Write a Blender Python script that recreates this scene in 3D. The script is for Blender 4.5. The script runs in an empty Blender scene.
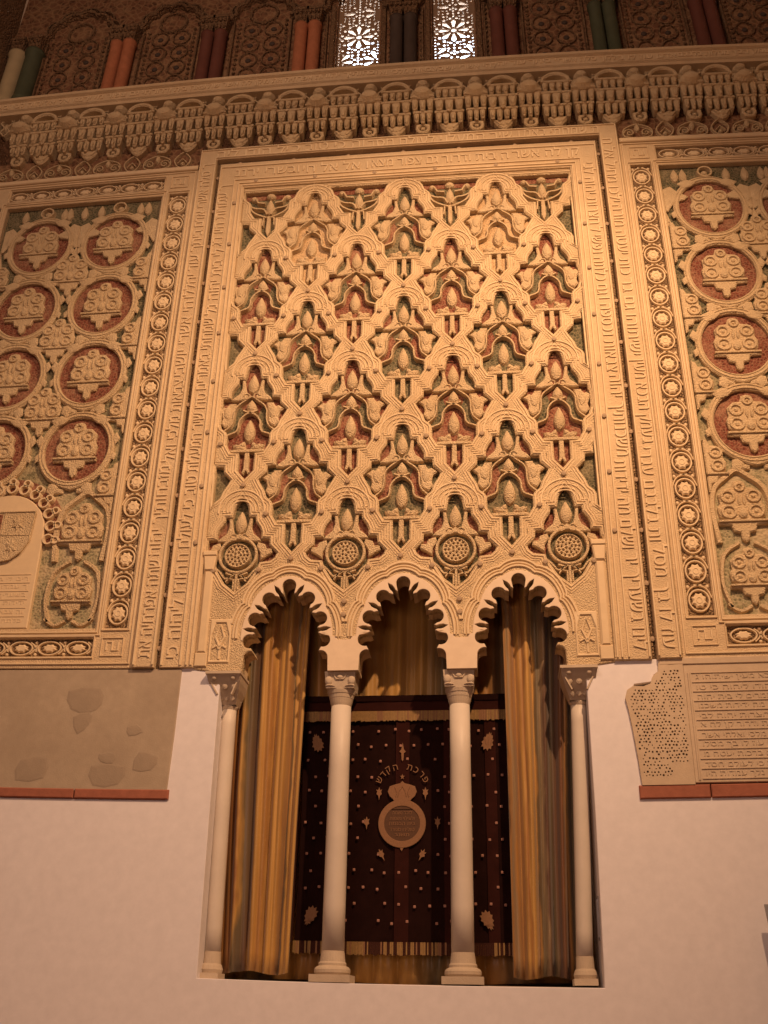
import bpy, math, random
from mathutils import Vector, Matrix
from mathutils.geometry import delaunay_2d_cdt
random.seed(7)
C = bpy.context.scene.collection
pi = math.pi

# ------------------------------------------------------------------ materials
def _nodes(name):
    m = bpy.data.materials.new(name); m.use_nodes = True
    nt = m.node_tree; b = nt.nodes['Principled BSDF']
    g = nt.nodes.new('ShaderNodeNewGeometry')
    return m, nt, b, g.outputs['Position']

def _mix(nt, a, b, f, mode='MIX'):
    n = nt.nodes.new('ShaderNodeMix'); n.data_type = 'RGBA'; n.blend_type = mode
    for k, v in ((6, a), (7, b)):
        if isinstance(v, tuple): n.inputs[k].default_value = (*v, 1)
        else: nt.links.new(v, n.inputs[k])
    if isinstance(f, (int, float)): n.inputs[0].default_value = f
    else: nt.links.new(f, n.inputs[0])
    return n.outputs[2]

def _noise(nt, pos, scale, detail=4, rough=.6):
    n = nt.nodes.new('ShaderNodeTexNoise'); n.inputs['Scale'].default_value = scale
    n.inputs['Detail'].default_value = detail; n.inputs['Roughness'].default_value = rough
    nt.links.new(pos, n.inputs['Vector']); return n.outputs['Fac']

def _ramp(nt, f, a, b):
    n = nt.nodes.new('ShaderNodeMapRange'); n.inputs[1].default_value = a; n.inputs[2].default_value = b
    nt.links.new(f, n.inputs[0]); return n.outputs[0]

def _vor(nt, pos, scale, feature='F1'):
    n = nt.nodes.new('ShaderNodeTexVoronoi'); n.feature = feature; n.inputs['Scale'].default_value = scale
    nt.links.new(pos, n.inputs['Vector']); return n.outputs['Distance']

def _bump(nt, b, h, strength, dist):
    n = nt.nodes.new('ShaderNodeBump'); n.inputs['Strength'].default_value = strength
    n.inputs['Distance'].default_value = dist
    nt.links.new(h, n.inputs['Height']); nt.links.new(n.outputs[0], b.inputs['Normal'])

def stucco(name, col, col2, carve=0.0, cscale=38, rough=.9, nscale=1.3, grain=.25):
    m, nt, b, P = _nodes(name)
    f = _ramp(nt, _noise(nt, P, nscale, 5), .35, .7)
    c = _mix(nt, col, col2, f)
    f2 = _ramp(nt, _noise(nt, P, 14, 4), .3, .75)
    c = _mix(nt, c, tuple(x * .82 for x in col2), _mul(nt, f2, .45))
    nt.links.new(c, b.inputs['Base Color']); b.inputs['Roughness'].default_value = rough
    b.inputs['Specular IOR Level'].default_value = .15
    n1 = _noise(nt, P, 90, 3)
    h = n1
    if carve:
        v = _vor(nt, P, cscale, 'DISTANCE_TO_EDGE')
        mm = nt.nodes.new('ShaderNodeMath'); mm.operation = 'MULTIPLY_ADD'
        mm.inputs[1].default_value = 2.2
        nt.links.new(_ramp(nt, v, 0, .3), mm.inputs[0]); nt.links.new(n1, mm.inputs[2]); h = mm.outputs[0]
        _bump(nt, b, h, carve, .012)
    else:
        _bump(nt, b, h, grain, .004)
    return m

def _mul(nt, a, k):
    n = nt.nodes.new('ShaderNodeMath'); n.operation = 'MULTIPLY'; n.inputs[1].default_value = k
    nt.links.new(a, n.inputs[0]); return n.outputs[0]

def painted(name, col, stip, scale=55, amount=.33, wear=.5):
    """painted recess with small stippled holes and worn patches showing the plaster"""
    m, nt, b, P = _nodes(name)
    v = _vor(nt, P, scale)
    f = _ramp(nt, v, .28, .5)
    c = _mix(nt, tuple(x * .55 for x in col), col, f)
    w = _ramp(nt, _noise(nt, P, 5, 5), .48, .72)
    c = _mix(nt, c, stip, _mul(nt, w, wear))
    e = _ramp(nt, _vor(nt, P, scale * .8, 'DISTANCE_TO_EDGE'), .12, .02)
    c = _mix(nt, c, stip, _mul(nt, e, amount))
    nt.links.new(c, b.inputs['Base Color']); b.inputs['Roughness'].default_value = .95
    b.inputs['Specular IOR Level'].default_value = .1
    _bump(nt, b, v, .6, .012)
    return m

def flat(name, col, rough=.6, metal=0, var=.15, nscale=12, bump=.1):
    m, nt, b, P = _nodes(name)
    f = _noise(nt, P, nscale, 4)
    c = _mix(nt, tuple(x * (1 - var) for x in col), tuple(min(1, x * (1 + var)) for x in col), f)
    nt.links.new(c, b.inputs['Base Color']); b.inputs['Roughness'].default_value = rough
    b.inputs['Metallic'].default_value = metal; b.inputs['Specular IOR Level'].default_value = .25
    if bump: _bump(nt, b, _noise(nt, P, 60, 3), bump, .004)
    return m

CREAM = (.72, .56, .35); CREAM2 = (.62, .46, .27)
M = {}
M['cream'] = stucco('carved_stucco', CREAM, CREAM2, .5, 58)
M['smooth'] = stucco('smooth_stucco', CREAM, (.70, .54, .35), 0)
M['band'] = stucco('inscribed_band', (.70, .54, .34), (.61, .45, .27), .35, 60)
M['ridge'] = stucco('stucco_ridge', (.80, .64, .42), (.70, .54, .34), 0)
M['impost'] = stucco('impost_plaster', (.78, .64, .48), (.74, .58, .42), 0, grain=.05)
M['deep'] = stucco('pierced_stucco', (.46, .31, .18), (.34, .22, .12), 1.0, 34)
M['shade'] = stucco('frieze_ground', (.24, .13, .075), (.17, .09, .05), 1.0, 30)  # stucco coloured dark so the slots between pendants look shaded
M['red'] = painted('red_painted_ground', (.20, .066, .044), (.46, .29, .18), 44, .42, .5)
M['green'] = painted('green_painted_ground', (.105, .10, .06), (.42, .33, .2), 44, .42, .45)
M['palegreen'] = painted('worn_green_ground', (.30, .27, .16), (.56, .44, .28), 44, .5, 1)
M['midgreen'] = painted('fading_green_ground', (.21, .19, .11), (.5, .4, .24), 44, .45, .8)
M['bare'] = painted('bare_ground', (.55, .38, .21), (.64, .47, .28), 60, .3, .7)
M['plaster'] = stucco('white_plaster', (.81, .765, .775), (.78, .735, .745), 0, nscale=.7, grain=.05)
M['slab'] = stucco('sandstone_slab', (.47, .38, .28), (.38, .30, .22), 0, nscale=2.2, grain=.35)
M['patch'] = stucco('slab_repair', (.38, .30, .22), (.34, .27, .20), 0, nscale=3, grain=.35)
M['tablet'] = stucco('stone_tablet', (.62, .49, .35), (.53, .41, .29), 0, nscale=2.2, grain=.35)
M['brick'] = flat('brick', (.33, .12, .075), .9, 0, .3, 18, .5)
M['marble'] = flat('marble', (.62, .54, .45), .45, 0, .12, 5, .05)
M['marbleold'] = stucco('weathered_marble', (.60, .49, .37), (.50, .40, .29), 0, 30, grain=.4)
M['pin'] = flat('pin_plug', (.40, .29, .19), .8, 0, .2)
M['arc'] = painted('painted_arcade_ground', (.19, .095, .055), (.34, .215, .12), 17, .55, .6)
M['arcplain'] = stucco('arcade_stucco', (.30, .19, .11), (.20, .115, .065), .8, 26)
M['c_orange'] = flat('red_column', (.40, .15, .075), .8, 0, .3, 14, .4)
M['c_dark'] = flat('black_column', (.07, .05, .04), .7, 0, .3, 7, .2)
M['c_maroon'] = flat('maroon_column', (.14, .05, .035), .7, 0, .3, 7, .2)
M['c_green'] = flat('dark_green_column', (.075, .085, .05), .7, 0, .3, 7, .2)
M['c_pale'] = flat('pale_column', (.42, .34, .2), .7, 0, .2, 7, .2)
M['velvet'] = flat('brown_velvet', (.016, .006, .005), .9, 0, .5, 9, .1)
M['velvetlight'] = flat('maroon_velvet', (.032, .010, .008), .9, 0, .4, 9, .1)
M['gilt'] = flat('gold_embroidery', (.25, .135, .075), .6, .1, .25, 120, .2)
M['dot'] = flat('pink_embroidery', (.33, .17, .13), .8, 0, .15)
M['emblemfill'] = flat('dark_gold_cloth', (.10, .05, .028), .8, 0, .2, 80, .1)
M['fringe'] = flat('gold_fringe', (.27, .16, .06), .6, .1, .35, 60, .2)
M['darkthread'] = flat('dark_thread', (.05, .02, .015), .9, 0, .2)
M['lattice'] = flat('window_lattice', (.30, .20, .13), .9, 0, .2)
M['grey'] = flat('grey_metal', (.32, .32, .33), .5, .3, .1)
M['steel'] = flat('dull_steel', (.35, .33, .31), .35, .8, .1)
for k_ in ('velvet', 'velvetlight', 'darkthread', 'dot', 'gilt'): M[k_].node_tree.nodes['Principled BSDF'].inputs['Specular IOR Level'].default_value = .03
M['floor'] = flat('floor_tiles', (.28, .16, .1), .5, 0, .2)
M['roomwall'] = flat('room_wall', (.55, .44, .34), .9, 0, .05)
M['ceil'] = flat('dark_wood', (.10, .06, .035), .8, 0, .3)
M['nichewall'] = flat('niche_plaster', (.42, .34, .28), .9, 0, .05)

def curtain_mat(name, stops, wav=.11):
    m, nt, b, P = _nodes(name)
    uv = nt.nodes.new('ShaderNodeUVMap')
    sx = nt.nodes.new('ShaderNodeSeparateXYZ'); nt.links.new(uv.outputs[0], sx.inputs[0])
    mp = nt.nodes.new('ShaderNodeMapping'); mp.inputs['Scale'].default_value = (1, 1, .45); nt.links.new(P, mp.inputs[0])
    n = _noise(nt, mp.outputs[0], 3.0, 3)
    a = nt.nodes.new('ShaderNodeMath'); a.operation = 'MULTIPLY_ADD'; a.inputs[1].default_value = wav * 2
    nt.links.new(n, a.inputs[0]); nt.links.new(sx.outputs[0], a.inputs[2])
    r = nt.nodes.new('ShaderNodeValToRGB'); nt.links.new(a.outputs[0], r.inputs[0])
    cr = r.color_ramp
    while len(cr.elements) > 1: cr.elements.remove(cr.elements[-1])
    cr.elements[0].position = stops[0][0]; cr.elements[0].color = (*stops[0][1], 1)
    for p, c in stops[1:]:
        e = cr.elements.new(p); e.color = (*c, 1)
    mp2 = nt.nodes.new('ShaderNodeMapping'); mp2.inputs['Scale'].default_value = (30, 2.2, 1); nt.links.new(uv.outputs[0], mp2.inputs[0])
    st = _ramp(nt, _noise(nt, mp2.outputs[0], 1.0, 4, .7), .35, .65)
    c = _mix(nt, r.outputs[0], (.16, .085, .035), _mul(nt, st, .38))
    nt.links.new(c, b.inputs['Base Color'])
    b.inputs['Roughness'].default_value = .42; b.inputs['Sheen Weight'].default_value = .2
    b.inputs['Specular IOR Level'].default_value = .5
    _bump(nt, b, _noise(nt, P, 70, 2), .1, .003)
    return m
GO = (.52, .29, .07); GO2 = (.36, .17, .04); OL = (.13, .10, .05); BR = (.095, .042, .024); TA = (.27, .19, .10)
M['curt_l'] = curtain_mat('gold_silk_left', [(0, BR), (.1, GO2), (.15, BR), (.22, GO2), (.33, (.25, .1, .03)), (.37, GO), (.41, OL), (.52, BR), (.57, GO), (.68, GO2), (.72, GO), (.86, GO), (.93, GO2), (.98, OL), (1, GO)])
M['curt_r'] = curtain_mat('gold_silk_right', [(0, OL), (.09, (.09, .05, .02)), (.12, GO2), (.17, TA), (.22, GO2), (.3, GO), (.36, (.3, .13, .03)), (.4, GO), (.5, GO), (.53, OL), (.56, OL), (.62, TA), (.66, BR), (.74, OL), (.8, BR), (.9, (.16, .06, .02)), (.95, GO2), (1, OL)])
M['curt_b'] = curtain_mat('gold_silk_back', [(i / 14, [GO, GO, OL, GO, GO2, TA, GO][i % 7]) for i in range(15)], .03)

# ------------------------------------------------------------------ mesh kit (x to the right, z up, y into the wall)
class MB:
    def __init__(s): s.v = []; s.f = []; s.m = []; s.uv = None
    def add(s, vs, fs, mi=0):
        o = len(s.v); s.v += [tuple(v) for v in vs]
        for f in fs: s.f.append(tuple(i + o for i in f)); s.m.append(mi)
    def box(s, x0, x1, y0, y1, z0, z1, mi=0, nx=1, nz=1):
        for i in range(nx):
            for j in range(nz):
                a, b = x0 + (x1 - x0) * i / nx, x0 + (x1 - x0) * (i + 1) / nx
                c, d = z0 + (z1 - z0) * j / nz, z0 + (z1 - z0) * (j + 1) / nz
                vs = [(a, y0, c), (b, y0, c), (b, y0, d), (a, y0, d), (a, y1, c), (b, y1, c), (b, y1, d), (a, y1, d)]
                fs = [(0, 1, 2, 3), (5, 4, 7, 6)]
                if j == 0: fs.append((4, 5, 1, 0))
                if j == nz - 1: fs.append((3, 2, 6, 7))
                if i == 0: fs.append((4, 0, 3, 7))
                if i == nx - 1: fs.append((1, 5, 6, 2))
                s.add(vs, fs, mi)
    def relief(s, outer, holes, yb, yf, bev=.006, mi=0, mif=None):
        """plate with holes, front at yf, back edge at yb, chamfered rim"""
        loops = [ccw(outer, True)] + [ccw(h, False) for h in holes]
        pts, edges = [], []
        for L in loops:
            I = offset(L, bev) if bev else L
            n = len(L); o = len(pts)
            pts += [Vector(p) for p in I]; edges += [(o + i, o + (i + 1) % n) for i in range(n)]
            vs = [(p[0], yb, p[1]) for p in L] + [(p[0], yf + bev, p[1]) for p in L] + [(p[0], yf, p[1]) for p in I]
            fs = []
            for i in range(n):
                j = (i + 1) % n
                fs.append((i, j, n + j, n + i))
                if bev: fs.append((n + i, n + j, 2 * n + j, 2 * n + i))
            s.add(vs, fs, mi)
        V, _, F, _, _, _ = delaunay_2d_cdt(pts, edges, [], 1, 1e-5)
        fs = []; E2 = [(pts[i], pts[j]) for i, j in edges]
        for f in F:
            a, b, c = [V[i] for i in f[:3]]
            g = (a + b + c) / 3; ins = False
            for p, q_ in E2:
                if (p.y > g.y) != (q_.y > g.y) and g.x < (q_.x - p.x) * (g.y - p.y) / (q_.y - p.y) + p.x: ins = not ins
            if not ins: continue
            if (b - a).cross(c - a) < 0: f = list(reversed(f))
            fs.append(tuple(f))
        s.add([(v.x, yf, v.y) for v in V], fs, mi if mif is None else mif)
    def ridge(s, path, w, y, h, closed=False, mi=0):
        """raised moulding strip of half width w standing h out from y"""
        n = len(path); vs = []
        for i, p in enumerate(path):
            a = path[(i - 1) % n] if closed or i else path[0]
            b = path[(i + 1) % n] if closed or i < n - 1 else path[-1]
            dx, dz = b[0] - a[0], b[1] - a[1]; l = math.hypot(dx, dz) or 1
            nx, nz = -dz / l, dx / l
            for k, hh in ((1, 0), (.55, h), (-.55, h), (-1, 0)):
                vs.append((p[0] + nx * w * k, y - hh, p[1] + nz * w * k))
        fs = []
        for i in range(n if closed else n - 1):
            j = (i + 1) % n
            for k in range(3): fs.append((4 * i + k, 4 * i + k + 1, 4 * j + k + 1, 4 * j + k))
        if not closed: fs += [(0, 3, 2, 1), (4 * n - 4, 4 * n - 3, 4 * n - 2, 4 * n - 1)]
        s.add(vs, fs, mi)
    def pillow(s, loop, y, h, mi=0, cx=None, cz=None, base=0):
        """domed leaf over a star-shaped outline"""
        L = ccw(loop, True); n = len(L)
        cx = sum(p[0] for p in L) / n if cx is None else cx; cz = sum(p[1] for p in L) / n if cz is None else cz
        vs = [(p[0], y + base, p[1]) for p in L]
        lv = ((1, 0), (.88, .55), (.55, .88), (.25, .97))
        for k, hh in lv: vs += [(cx + (p[0] - cx) * k, y - h * hh, cz + (p[1] - cz) * k) for p in L]
        vs.append((cx, y - h, cz)); fs = []
        R = len(lv) + 1
        for r in range(R - 1):
            for i in range(n):
                j = (i + 1) % n; fs.append((r * n + i, r * n + j, (r + 1) * n + j, (r + 1) * n + i))
        for i in range(n): fs.append(((R - 1) * n + i, (R - 1) * n + (i + 1) % n, len(vs) - 1))
        s.add(vs, fs, mi)
    def lathe(s, cx, cy, prof, seg=24, mi=0):
        vs = []; fs = []
        for r, z in prof:
            for k in range(seg):
                a = 2 * pi * k / seg; vs.append((cx + r * math.cos(a), cy + r * math.sin(a), z))
        for i in range(len(prof) - 1):
            for k in range(seg):
                l = (k + 1) % seg; fs.append((i * seg + k, i * seg + l, (i + 1) * seg + l, (i + 1) * seg + k))
        fs.append(tuple(reversed(range(seg)))); fs.append(tuple(len(vs) - seg + k for k in range(seg)))
        s.add(vs, fs, mi)
    def frustum(s, cx, cy, z0, z1, a0, b0, a1, b1, mi=0):
        """square tapered block: half widths a,b at bottom(0) and top(1)"""
        vs = [(cx - a0, cy - b0, z0), (cx + a0, cy - b0, z0), (cx + a0, cy + b0, z0), (cx - a0, cy + b0, z0),
              (cx - a1, cy - b1, z1), (cx + a1, cy - b1, z1), (cx + a1, cy + b1, z1), (cx - a1, cy + b1, z1)]
        s.add(vs, [(0, 1, 5, 4), (1, 2, 6, 5), (2, 3, 7, 6), (3, 0, 4, 7), (4, 5, 6, 7), (3, 2, 1, 0)], mi)
    def shift(s, dx, dz, dy=0): s.v = [(a + dx, b + dy, c + dz) for a, b, c in s.v]; return s

def area(L): return sum(L[i][0] * L[(i + 1) % len(L)][1] - L[(i + 1) % len(L)][0] * L[i][1] for i in range(len(L))) / 2
def ccw(L, want): return list(L) if (area(L) > 0) == want else list(reversed(L))
def offset(L, d):
    """move each vertex d to the left of travel (into the material)"""
    n = len(L); out = []
    for i in range(n):
        a, p, b = L[i - 1], L[i], L[(i + 1) % n]
        u = (p[0] - a[0], p[1] - a[1]); v = (b[0] - p[0], b[1] - p[1])
        lu = math.hypot(*u) or 1e-9; lv = math.hypot(*v) or 1e-9
        n1 = (-u[1] / lu, u[0] / lu); n2 = (-v[1] / lv, v[0] / lv)
        m = (n1[0] + n2[0], n1[1] + n2[1]); q = 1 + n1[0] * n2[0] + n1[1] * n2[1]
        k = d / max(q, .45); out.append((p[0] + m[0] * k, p[1] + m[1] * k))
    return out
def grow(L, d): return offset(ccw(L, True), -d)
def dens(L, m=.35, closed=True):
    out = []; n = len(L)
    for i in range(n if closed else n - 1):
        a, b = L[i], L[(i + 1) % n]; k = max(1, int(math.hypot(b[0] - a[0], b[1] - a[1]) / m))
        out += [(a[0] + (b[0] - a[0]) * t / k, a[1] + (b[1] - a[1]) * t / k) for t in range(k)]
    if not closed: out.append(L[-1])
    return out
def rect(x0, x1, z0, z1, m=.35): return dens([(x0, z0), (x1, z0), (x1, z1), (x0, z1)], m)
def ell(cx, cz, rx, rz, n=20, a0=0, a1=2 * pi, closed=True):
    k = n if closed else n - 1
    return [(cx + rx * math.cos(a0 + (a1 - a0) * i / k), cz + rz * math.sin(a0 + (a1 - a0) * i / k)) for i in range(n)]
def mir(L): return [(-x, z) for x, z in L]
def both(R): return R + [(-x, z) for x, z in reversed(R) if abs(x) > 1e-6]
def mv(L, dx, dz, s=1): return [(x * s + dx, z * s + dz) for x, z in L]
def smooth(P, k=4, closed=False):
    n = len(P); out = []
    for i in range(n if closed else n - 1):
        g = lambda j: P[j % n] if closed else P[min(max(j, 0), n - 1)]
        a, b, c, d = g(i - 1), g(i), g(i + 1), g(i + 2)
        for t in range(k):
            t /= k
            out.append(tuple(.5 * (2 * b[q] + (c[q] - a[q]) * t + (2 * a[q] - 5 * b[q] + 4 * c[q] - d[q]) * t * t + (3 * b[q] - a[q] - 3 * c[q] + d[q]) * t ** 3) for q in (0, 1)))
    if not closed: out.append(P[-1])
    return out
def tear(cx, z0, z1, w, n=12):
    """pointed bud, widest in its lower third"""
    R = []
    for i in range(n + 1):
        t = i / n; R.append((w * math.sin(pi * t ** .75) ** .9 if 0 < t < 1 else 0, z0 + (z1 - z0) * t))
    return [(cx + x, z) for x, z in R] + [(cx - x, z) for x, z in reversed(R[1:-1])]

# ------------------------------------------------------------------ object kit
def empty(name, loc, label, cat, group=None):
    o = bpy.data.objects.new(name, None); C.objects.link(o); o.location = loc
    o.empty_display_size = .1
    o['label'] = label; o['category'] = cat; o['kind'] = 'thing'
    if group: o['group'] = group
    return o
def wloc(o):
    v = Vector(o.location)
    while o.parent: o = o.parent; v = v + Vector(o.location)
    return v
def obj(name, mb, mats, parent=None, smooth_=False, local=False, loc=None):
    """link mb as one mesh object; coordinates are the wall's unless local=True"""
    me = bpy.data.meshes.new(name)
    org = wloc(parent) if parent is not None else Vector((0, 0, 0))
    if loc is None: loc = Vector((0, 0, 0)) if parent is not None or local else Vector((0, 0, 0))
    loc = Vector(loc)
    vs = [Vector(v) for v in mb.v]
    if not local: vs = [v - org - loc for v in vs]
    me.from_pydata(vs, [], mb.f)
    for m in (mats if isinstance(mats, (list, tuple)) else [mats]): me.materials.append(M[m])
    me.polygons.foreach_set('material_index', mb.m)
    if mb.uv:
        uvl = me.uv_layers.new()
        for l in me.loops: uvl.data[l.index].uv = mb.uv[l.vertex_index]
    me.update()
    if smooth_: me.shade_smooth()
    o = bpy.data.objects.new(name, me); C.objects.link(o)
    if parent is not None: o.parent = parent
    o.location = loc
    return o
def tag(o, label, cat, group=None):
    o['label'] = label; o['category'] = cat; o['kind'] = 'thing'
    if group: o['group'] = group
    return o
def struct(name, mb, mat): o = obj(name, mb, mat); o['kind'] = 'structure'; return o
def place(o, parent, x, y, z, name=None):
    """a copy of a part prototype (and its sub-parts) under parent at wall position x,y,z"""
    c = o.copy(); c.parent = parent; c.location = Vector((x, y, z)) - wloc(parent); C.objects.link(c)
    for ch in PARTS.get(o.name, []):
        d = ch.copy(); d.parent = c; C.objects.link(d)
    return c
PARTS = {}
PROTOS = []
def proto(o, *subs):
    PARTS[o.name] = list(subs); PROTOS.append(o); PROTOS.extend(subs); return o

def text_mesh(body, size, depth=.006):
    cu = bpy.data.curves.new('t', 'FONT'); cu.body = body; cu.size = size
    cu.align_x = 'CENTER'; cu.align_y = 'CENTER'; cu.resolution_u = 2; cu.fill_mode = 'NONE'
    o = bpy.data.objects.new('t', cu); C.objects.link(o)
    dg = bpy.context.evaluated_depsgraph_get(); dg.update()
    me = bpy.data.meshes.new_from_object(o.evaluated_get(dg))
    P = [Vector((v.co.x, v.co.y)) for v in me.vertices]; E_ = [tuple(e.vertices) for e in me.edges]
    bpy.data.objects.remove(o); bpy.data.curves.remove(cu); bpy.data.meshes.remove(me)
    if not P: return [], []
    V, _, F, _, _, _ = delaunay_2d_cdt(P, E_, [], 1, 1e-6)
    vs = [(v.x, v.y, depth) for v in V]; fs = []
    for f in F:
        a, b, c = [V[i] for i in f[:3]]; g = (a + b + c) / 3; ins = False
        if abs((b - a).cross(c - a)) < 1e-10: continue
        for i, j in E_:
            p, q_ = P[i], P[j]
            if (p.y > g.y) != (q_.y > g.y) and g.x < (q_.x - p.x) * (g.y - p.y) / (q_.y - p.y) + p.x: ins = not ins
        if ins: fs.append(tuple(f) if (b - a).cross(c - a) > 0 else tuple(reversed(f)))
    o_ = len(vs); vs += [(p.x, p.y, depth) for p in P] + [(p.x, p.y, 0) for p in P]; n = len(P)
    fs += [(o_ + i, o_ + j, o_ + n + j, o_ + n + i) for i, j in E_]
    return vs, fs
def letters(mb, body, size, cx, cz, y, rot=0, depth=.006, fit=None, mi=0):
    """flat raised lettering centred at cx,cz; rot turns it in the wall plane; fit = wanted length"""
    vs, fs = text_mesh(body, size, depth)
    if not vs: return
    x0 = min(v[0] for v in vs); x1 = max(v[0] for v in vs)
    z0 = min(v[1] for v in vs); z1 = max(v[1] for v in vs)
    k = fit / (x1 - x0) if fit else 1
    c, s = math.cos(rot), math.sin(rot)
    out = []
    for a, b, d in vs:
        a = (a - (x0 + x1) / 2) * k; b = b - (z0 + z1) / 2
        out.append((cx + a * c - b * s, y - d, cz + a * s + b * c))
    mb.add(out, fs, mi)
PSALM = ("הודו ליהוה כי טוב כי לעולם חסדו שיר המעלות שמחתי באמרים לי בית יהוה נלך עמדות היו רגלינו בשעריך ירושלם "
         "מה ידידות משכנותיך יהוה צבאות נכספה וגם כלתה נפשי לחצרות יהוה לבי ובשרי ירננו אל אל חי גם צפור מצאה בית "
         "ודרור קן לה אשר שתה אפרחיה את מזבחותיך יהוה צבאות מלכי ואלהי אשרי יושבי ביתך עוד יהללוך סלה "
         "אשרי אדם עוז לו בך מסלות בלבבם עברי בעמק הבכא מעין ישיתוהו גם ברכות יעטה מורה ילכו מחיל אל חיל ").replace('  ', ' ')
_ti = [0]
def heb(n):
    """next n characters of the psalm, in the visual (right to left) order"""
    s = (PSALM * 12)[_ti[0]:_ti[0] + n]; _ti[0] += n
    return s[::-1].strip()

# where a point measured on the wall face sits when the thing stands y in front of (or behind) the face
CAM = (0.6745, -7.3854, 1.6738)
def dx_(x, y): return CAM[0] + (x - CAM[0]) * (y - CAM[1]) / -CAM[1]
def dz_(z, y): return CAM[2] + (z - CAM[2]) * (y - CAM[1]) / -CAM[1]

# ------------------------------------------------------------------ arches
AC = (-.895, .02, .925)
def arch_pts(c):
    """cusped horseshoe outline, lower right over the top to lower left: round lobes with small pointed lobes between"""
    half = [(.278, 4.205), (.294, 4.345), (.262, 4.525), (.158, 4.695), (0, 4.808)]
    cen = half + [(-x, z) for x, z in reversed(half[:-1])]
    n = len(cen); nrm = []
    for i in range(n):
        a_, b_ = cen[max(i - 1, 0)], cen[min(i + 1, n - 1)]
        dx, dz = b_[0] - a_[0], b_[1] - a_[1]; l = math.hypot(dx, dz); nrm.append((dz / l, -dx / l))
    nrm[0] = (1, -.05); nrm[-1] = (-1, -.05)
    P = []
    for i in range(n):
        base = math.atan2(nrm[i][1], nrm[i][0]); R_ = .056
        for k in range(15):
            lo_, hi_ = (0 if i == 0 else -108), (0 if i == n - 1 else 108)
            a_ = base + math.radians(lo_ + (hi_ - lo_) * k / 14)
            P.append((c + cen[i][0] + R_ * math.cos(a_), cen[i][1] + R_ * math.sin(a_)))
        if 0 < i < n - 2:
            mx, mz = (cen[i][0] + cen[i + 1][0]) / 2, (cen[i][1] + cen[i + 1][1]) / 2
            dx, dz = cen[i + 1][0] - cen[i][0], cen[i + 1][1] - cen[i][1]; l = math.hypot(dx, dz); tx, tz = dx / l, dz / l; ox, oz = tz, -tx
            for t_, o_ in ((-.021, -.032), (-.014, -.012), (-.018, .012), (-.016, .038), (0, .074), (.016, .038), (.018, .012), (.014, -.012), (.021, -.032)):
                P.append((c + mx + tx * t_ + ox * o_, mz + tz * t_ + oz * o_))
    return P
ARCH = [arch_pts(c) for c in AC]
def arch_bottom_chain():
    """bottom edge of the arch screen from left to right including the three openings"""
    out = [(-1.62, 4.12), (-1.47, 4.10)]
    for c, P in zip(AC, ARCH):
        L = list(reversed(P))
        hw = .338
        out += [(c - hw, 4.095)] + L + [(c + hw, 4.095)]
    out += [(1.47, 4.10), (1.62, 4.12)]
    return out

# ------------------------------------------------------------------ SETTING
b = MB()   # white plaster around the niche and below it
PX = 6
outer = dens([(-PX, 0), (PX, 0), (PX, 3.11), (1.76, 3.11), (1.735, 3.4), (1.72, 3.6), (1.69, 3.84), (1.75, 3.95), (1.88, 3.965), (1.90, 4.02), (1.95, 4.05), (1.95, 4.14), (1.40, 4.14),
              (1.40, 3.0), (1.39, 1.865), (-1.39, 1.885), (-1.395, 3.0), (-1.40, 4.14), (-1.735, 4.14), (-1.74, 3.11), (-PX, 3.11)], .5)
b.relief(outer, [], .5, 0.012, .004)
struct('wall_back', b, 'plaster')
b = MB()   # masonry behind the stucco, with the two real window openings
WIN = [(-.79, -.30), (.285, .765)]
wo = [rect(a, c, 10.55, 12.25, .5) for a, c in WIN]
b.relief(dens([(-PX, 3.05), (-1.63, 3.05), (-1.63, 5.72), (1.63, 5.72), (1.63, 3.05), (PX, 3.05), (PX, 13.4), (-PX, 13.4)], .5), wo, .75, .10, 0)
struct('wall_back_upper', b, 'roomwall')
b = MB()
b.box(-1.60, 1.60, .85, .95, 1.6, 5.7, 0, 4, 4)
b.box(-1.60, -1.42, .22, .9, 4.13, 5.7, 0); b.box(1.44, 1.60, .22, .9, 4.13, 5.7, 0); b.box(-1.60, -1.385, .5, .9, 1.6, 4.13, 0); b.box(1.39, 1.60, .5, .9, 1.6, 4.13, 0)
b.box(-1.6, 1.6, .22, .9, 5.62, 5.71, 0); b.box(-1.6, 1.6, .3, .9, 1.78, 1.87, 0)
struct('wall_niche', b, 'nichewall')
b = MB(); b.box(-PX, PX, -16, .5, -.1, 0); struct('floor', b, 'floor')
b = MB(); b.box(-PX, PX, -16, 1.0, 13.4, 13.5); struct('ceiling', b, 'ceil')
b = MB(); b.box(-4.95, -4.60, -16, .1, 0, 13.4); struct('wall_left', b, 'arcplain')
b = MB(); b.box(4.78, 4.95, -16, .1, 0, 13.4); struct('wall_right', b, 'roomwall')
b = MB(); b.box(-PX, PX, -16.1, -16, 0, 13.4); struct('wall_front', b, 'roomwall')
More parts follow.
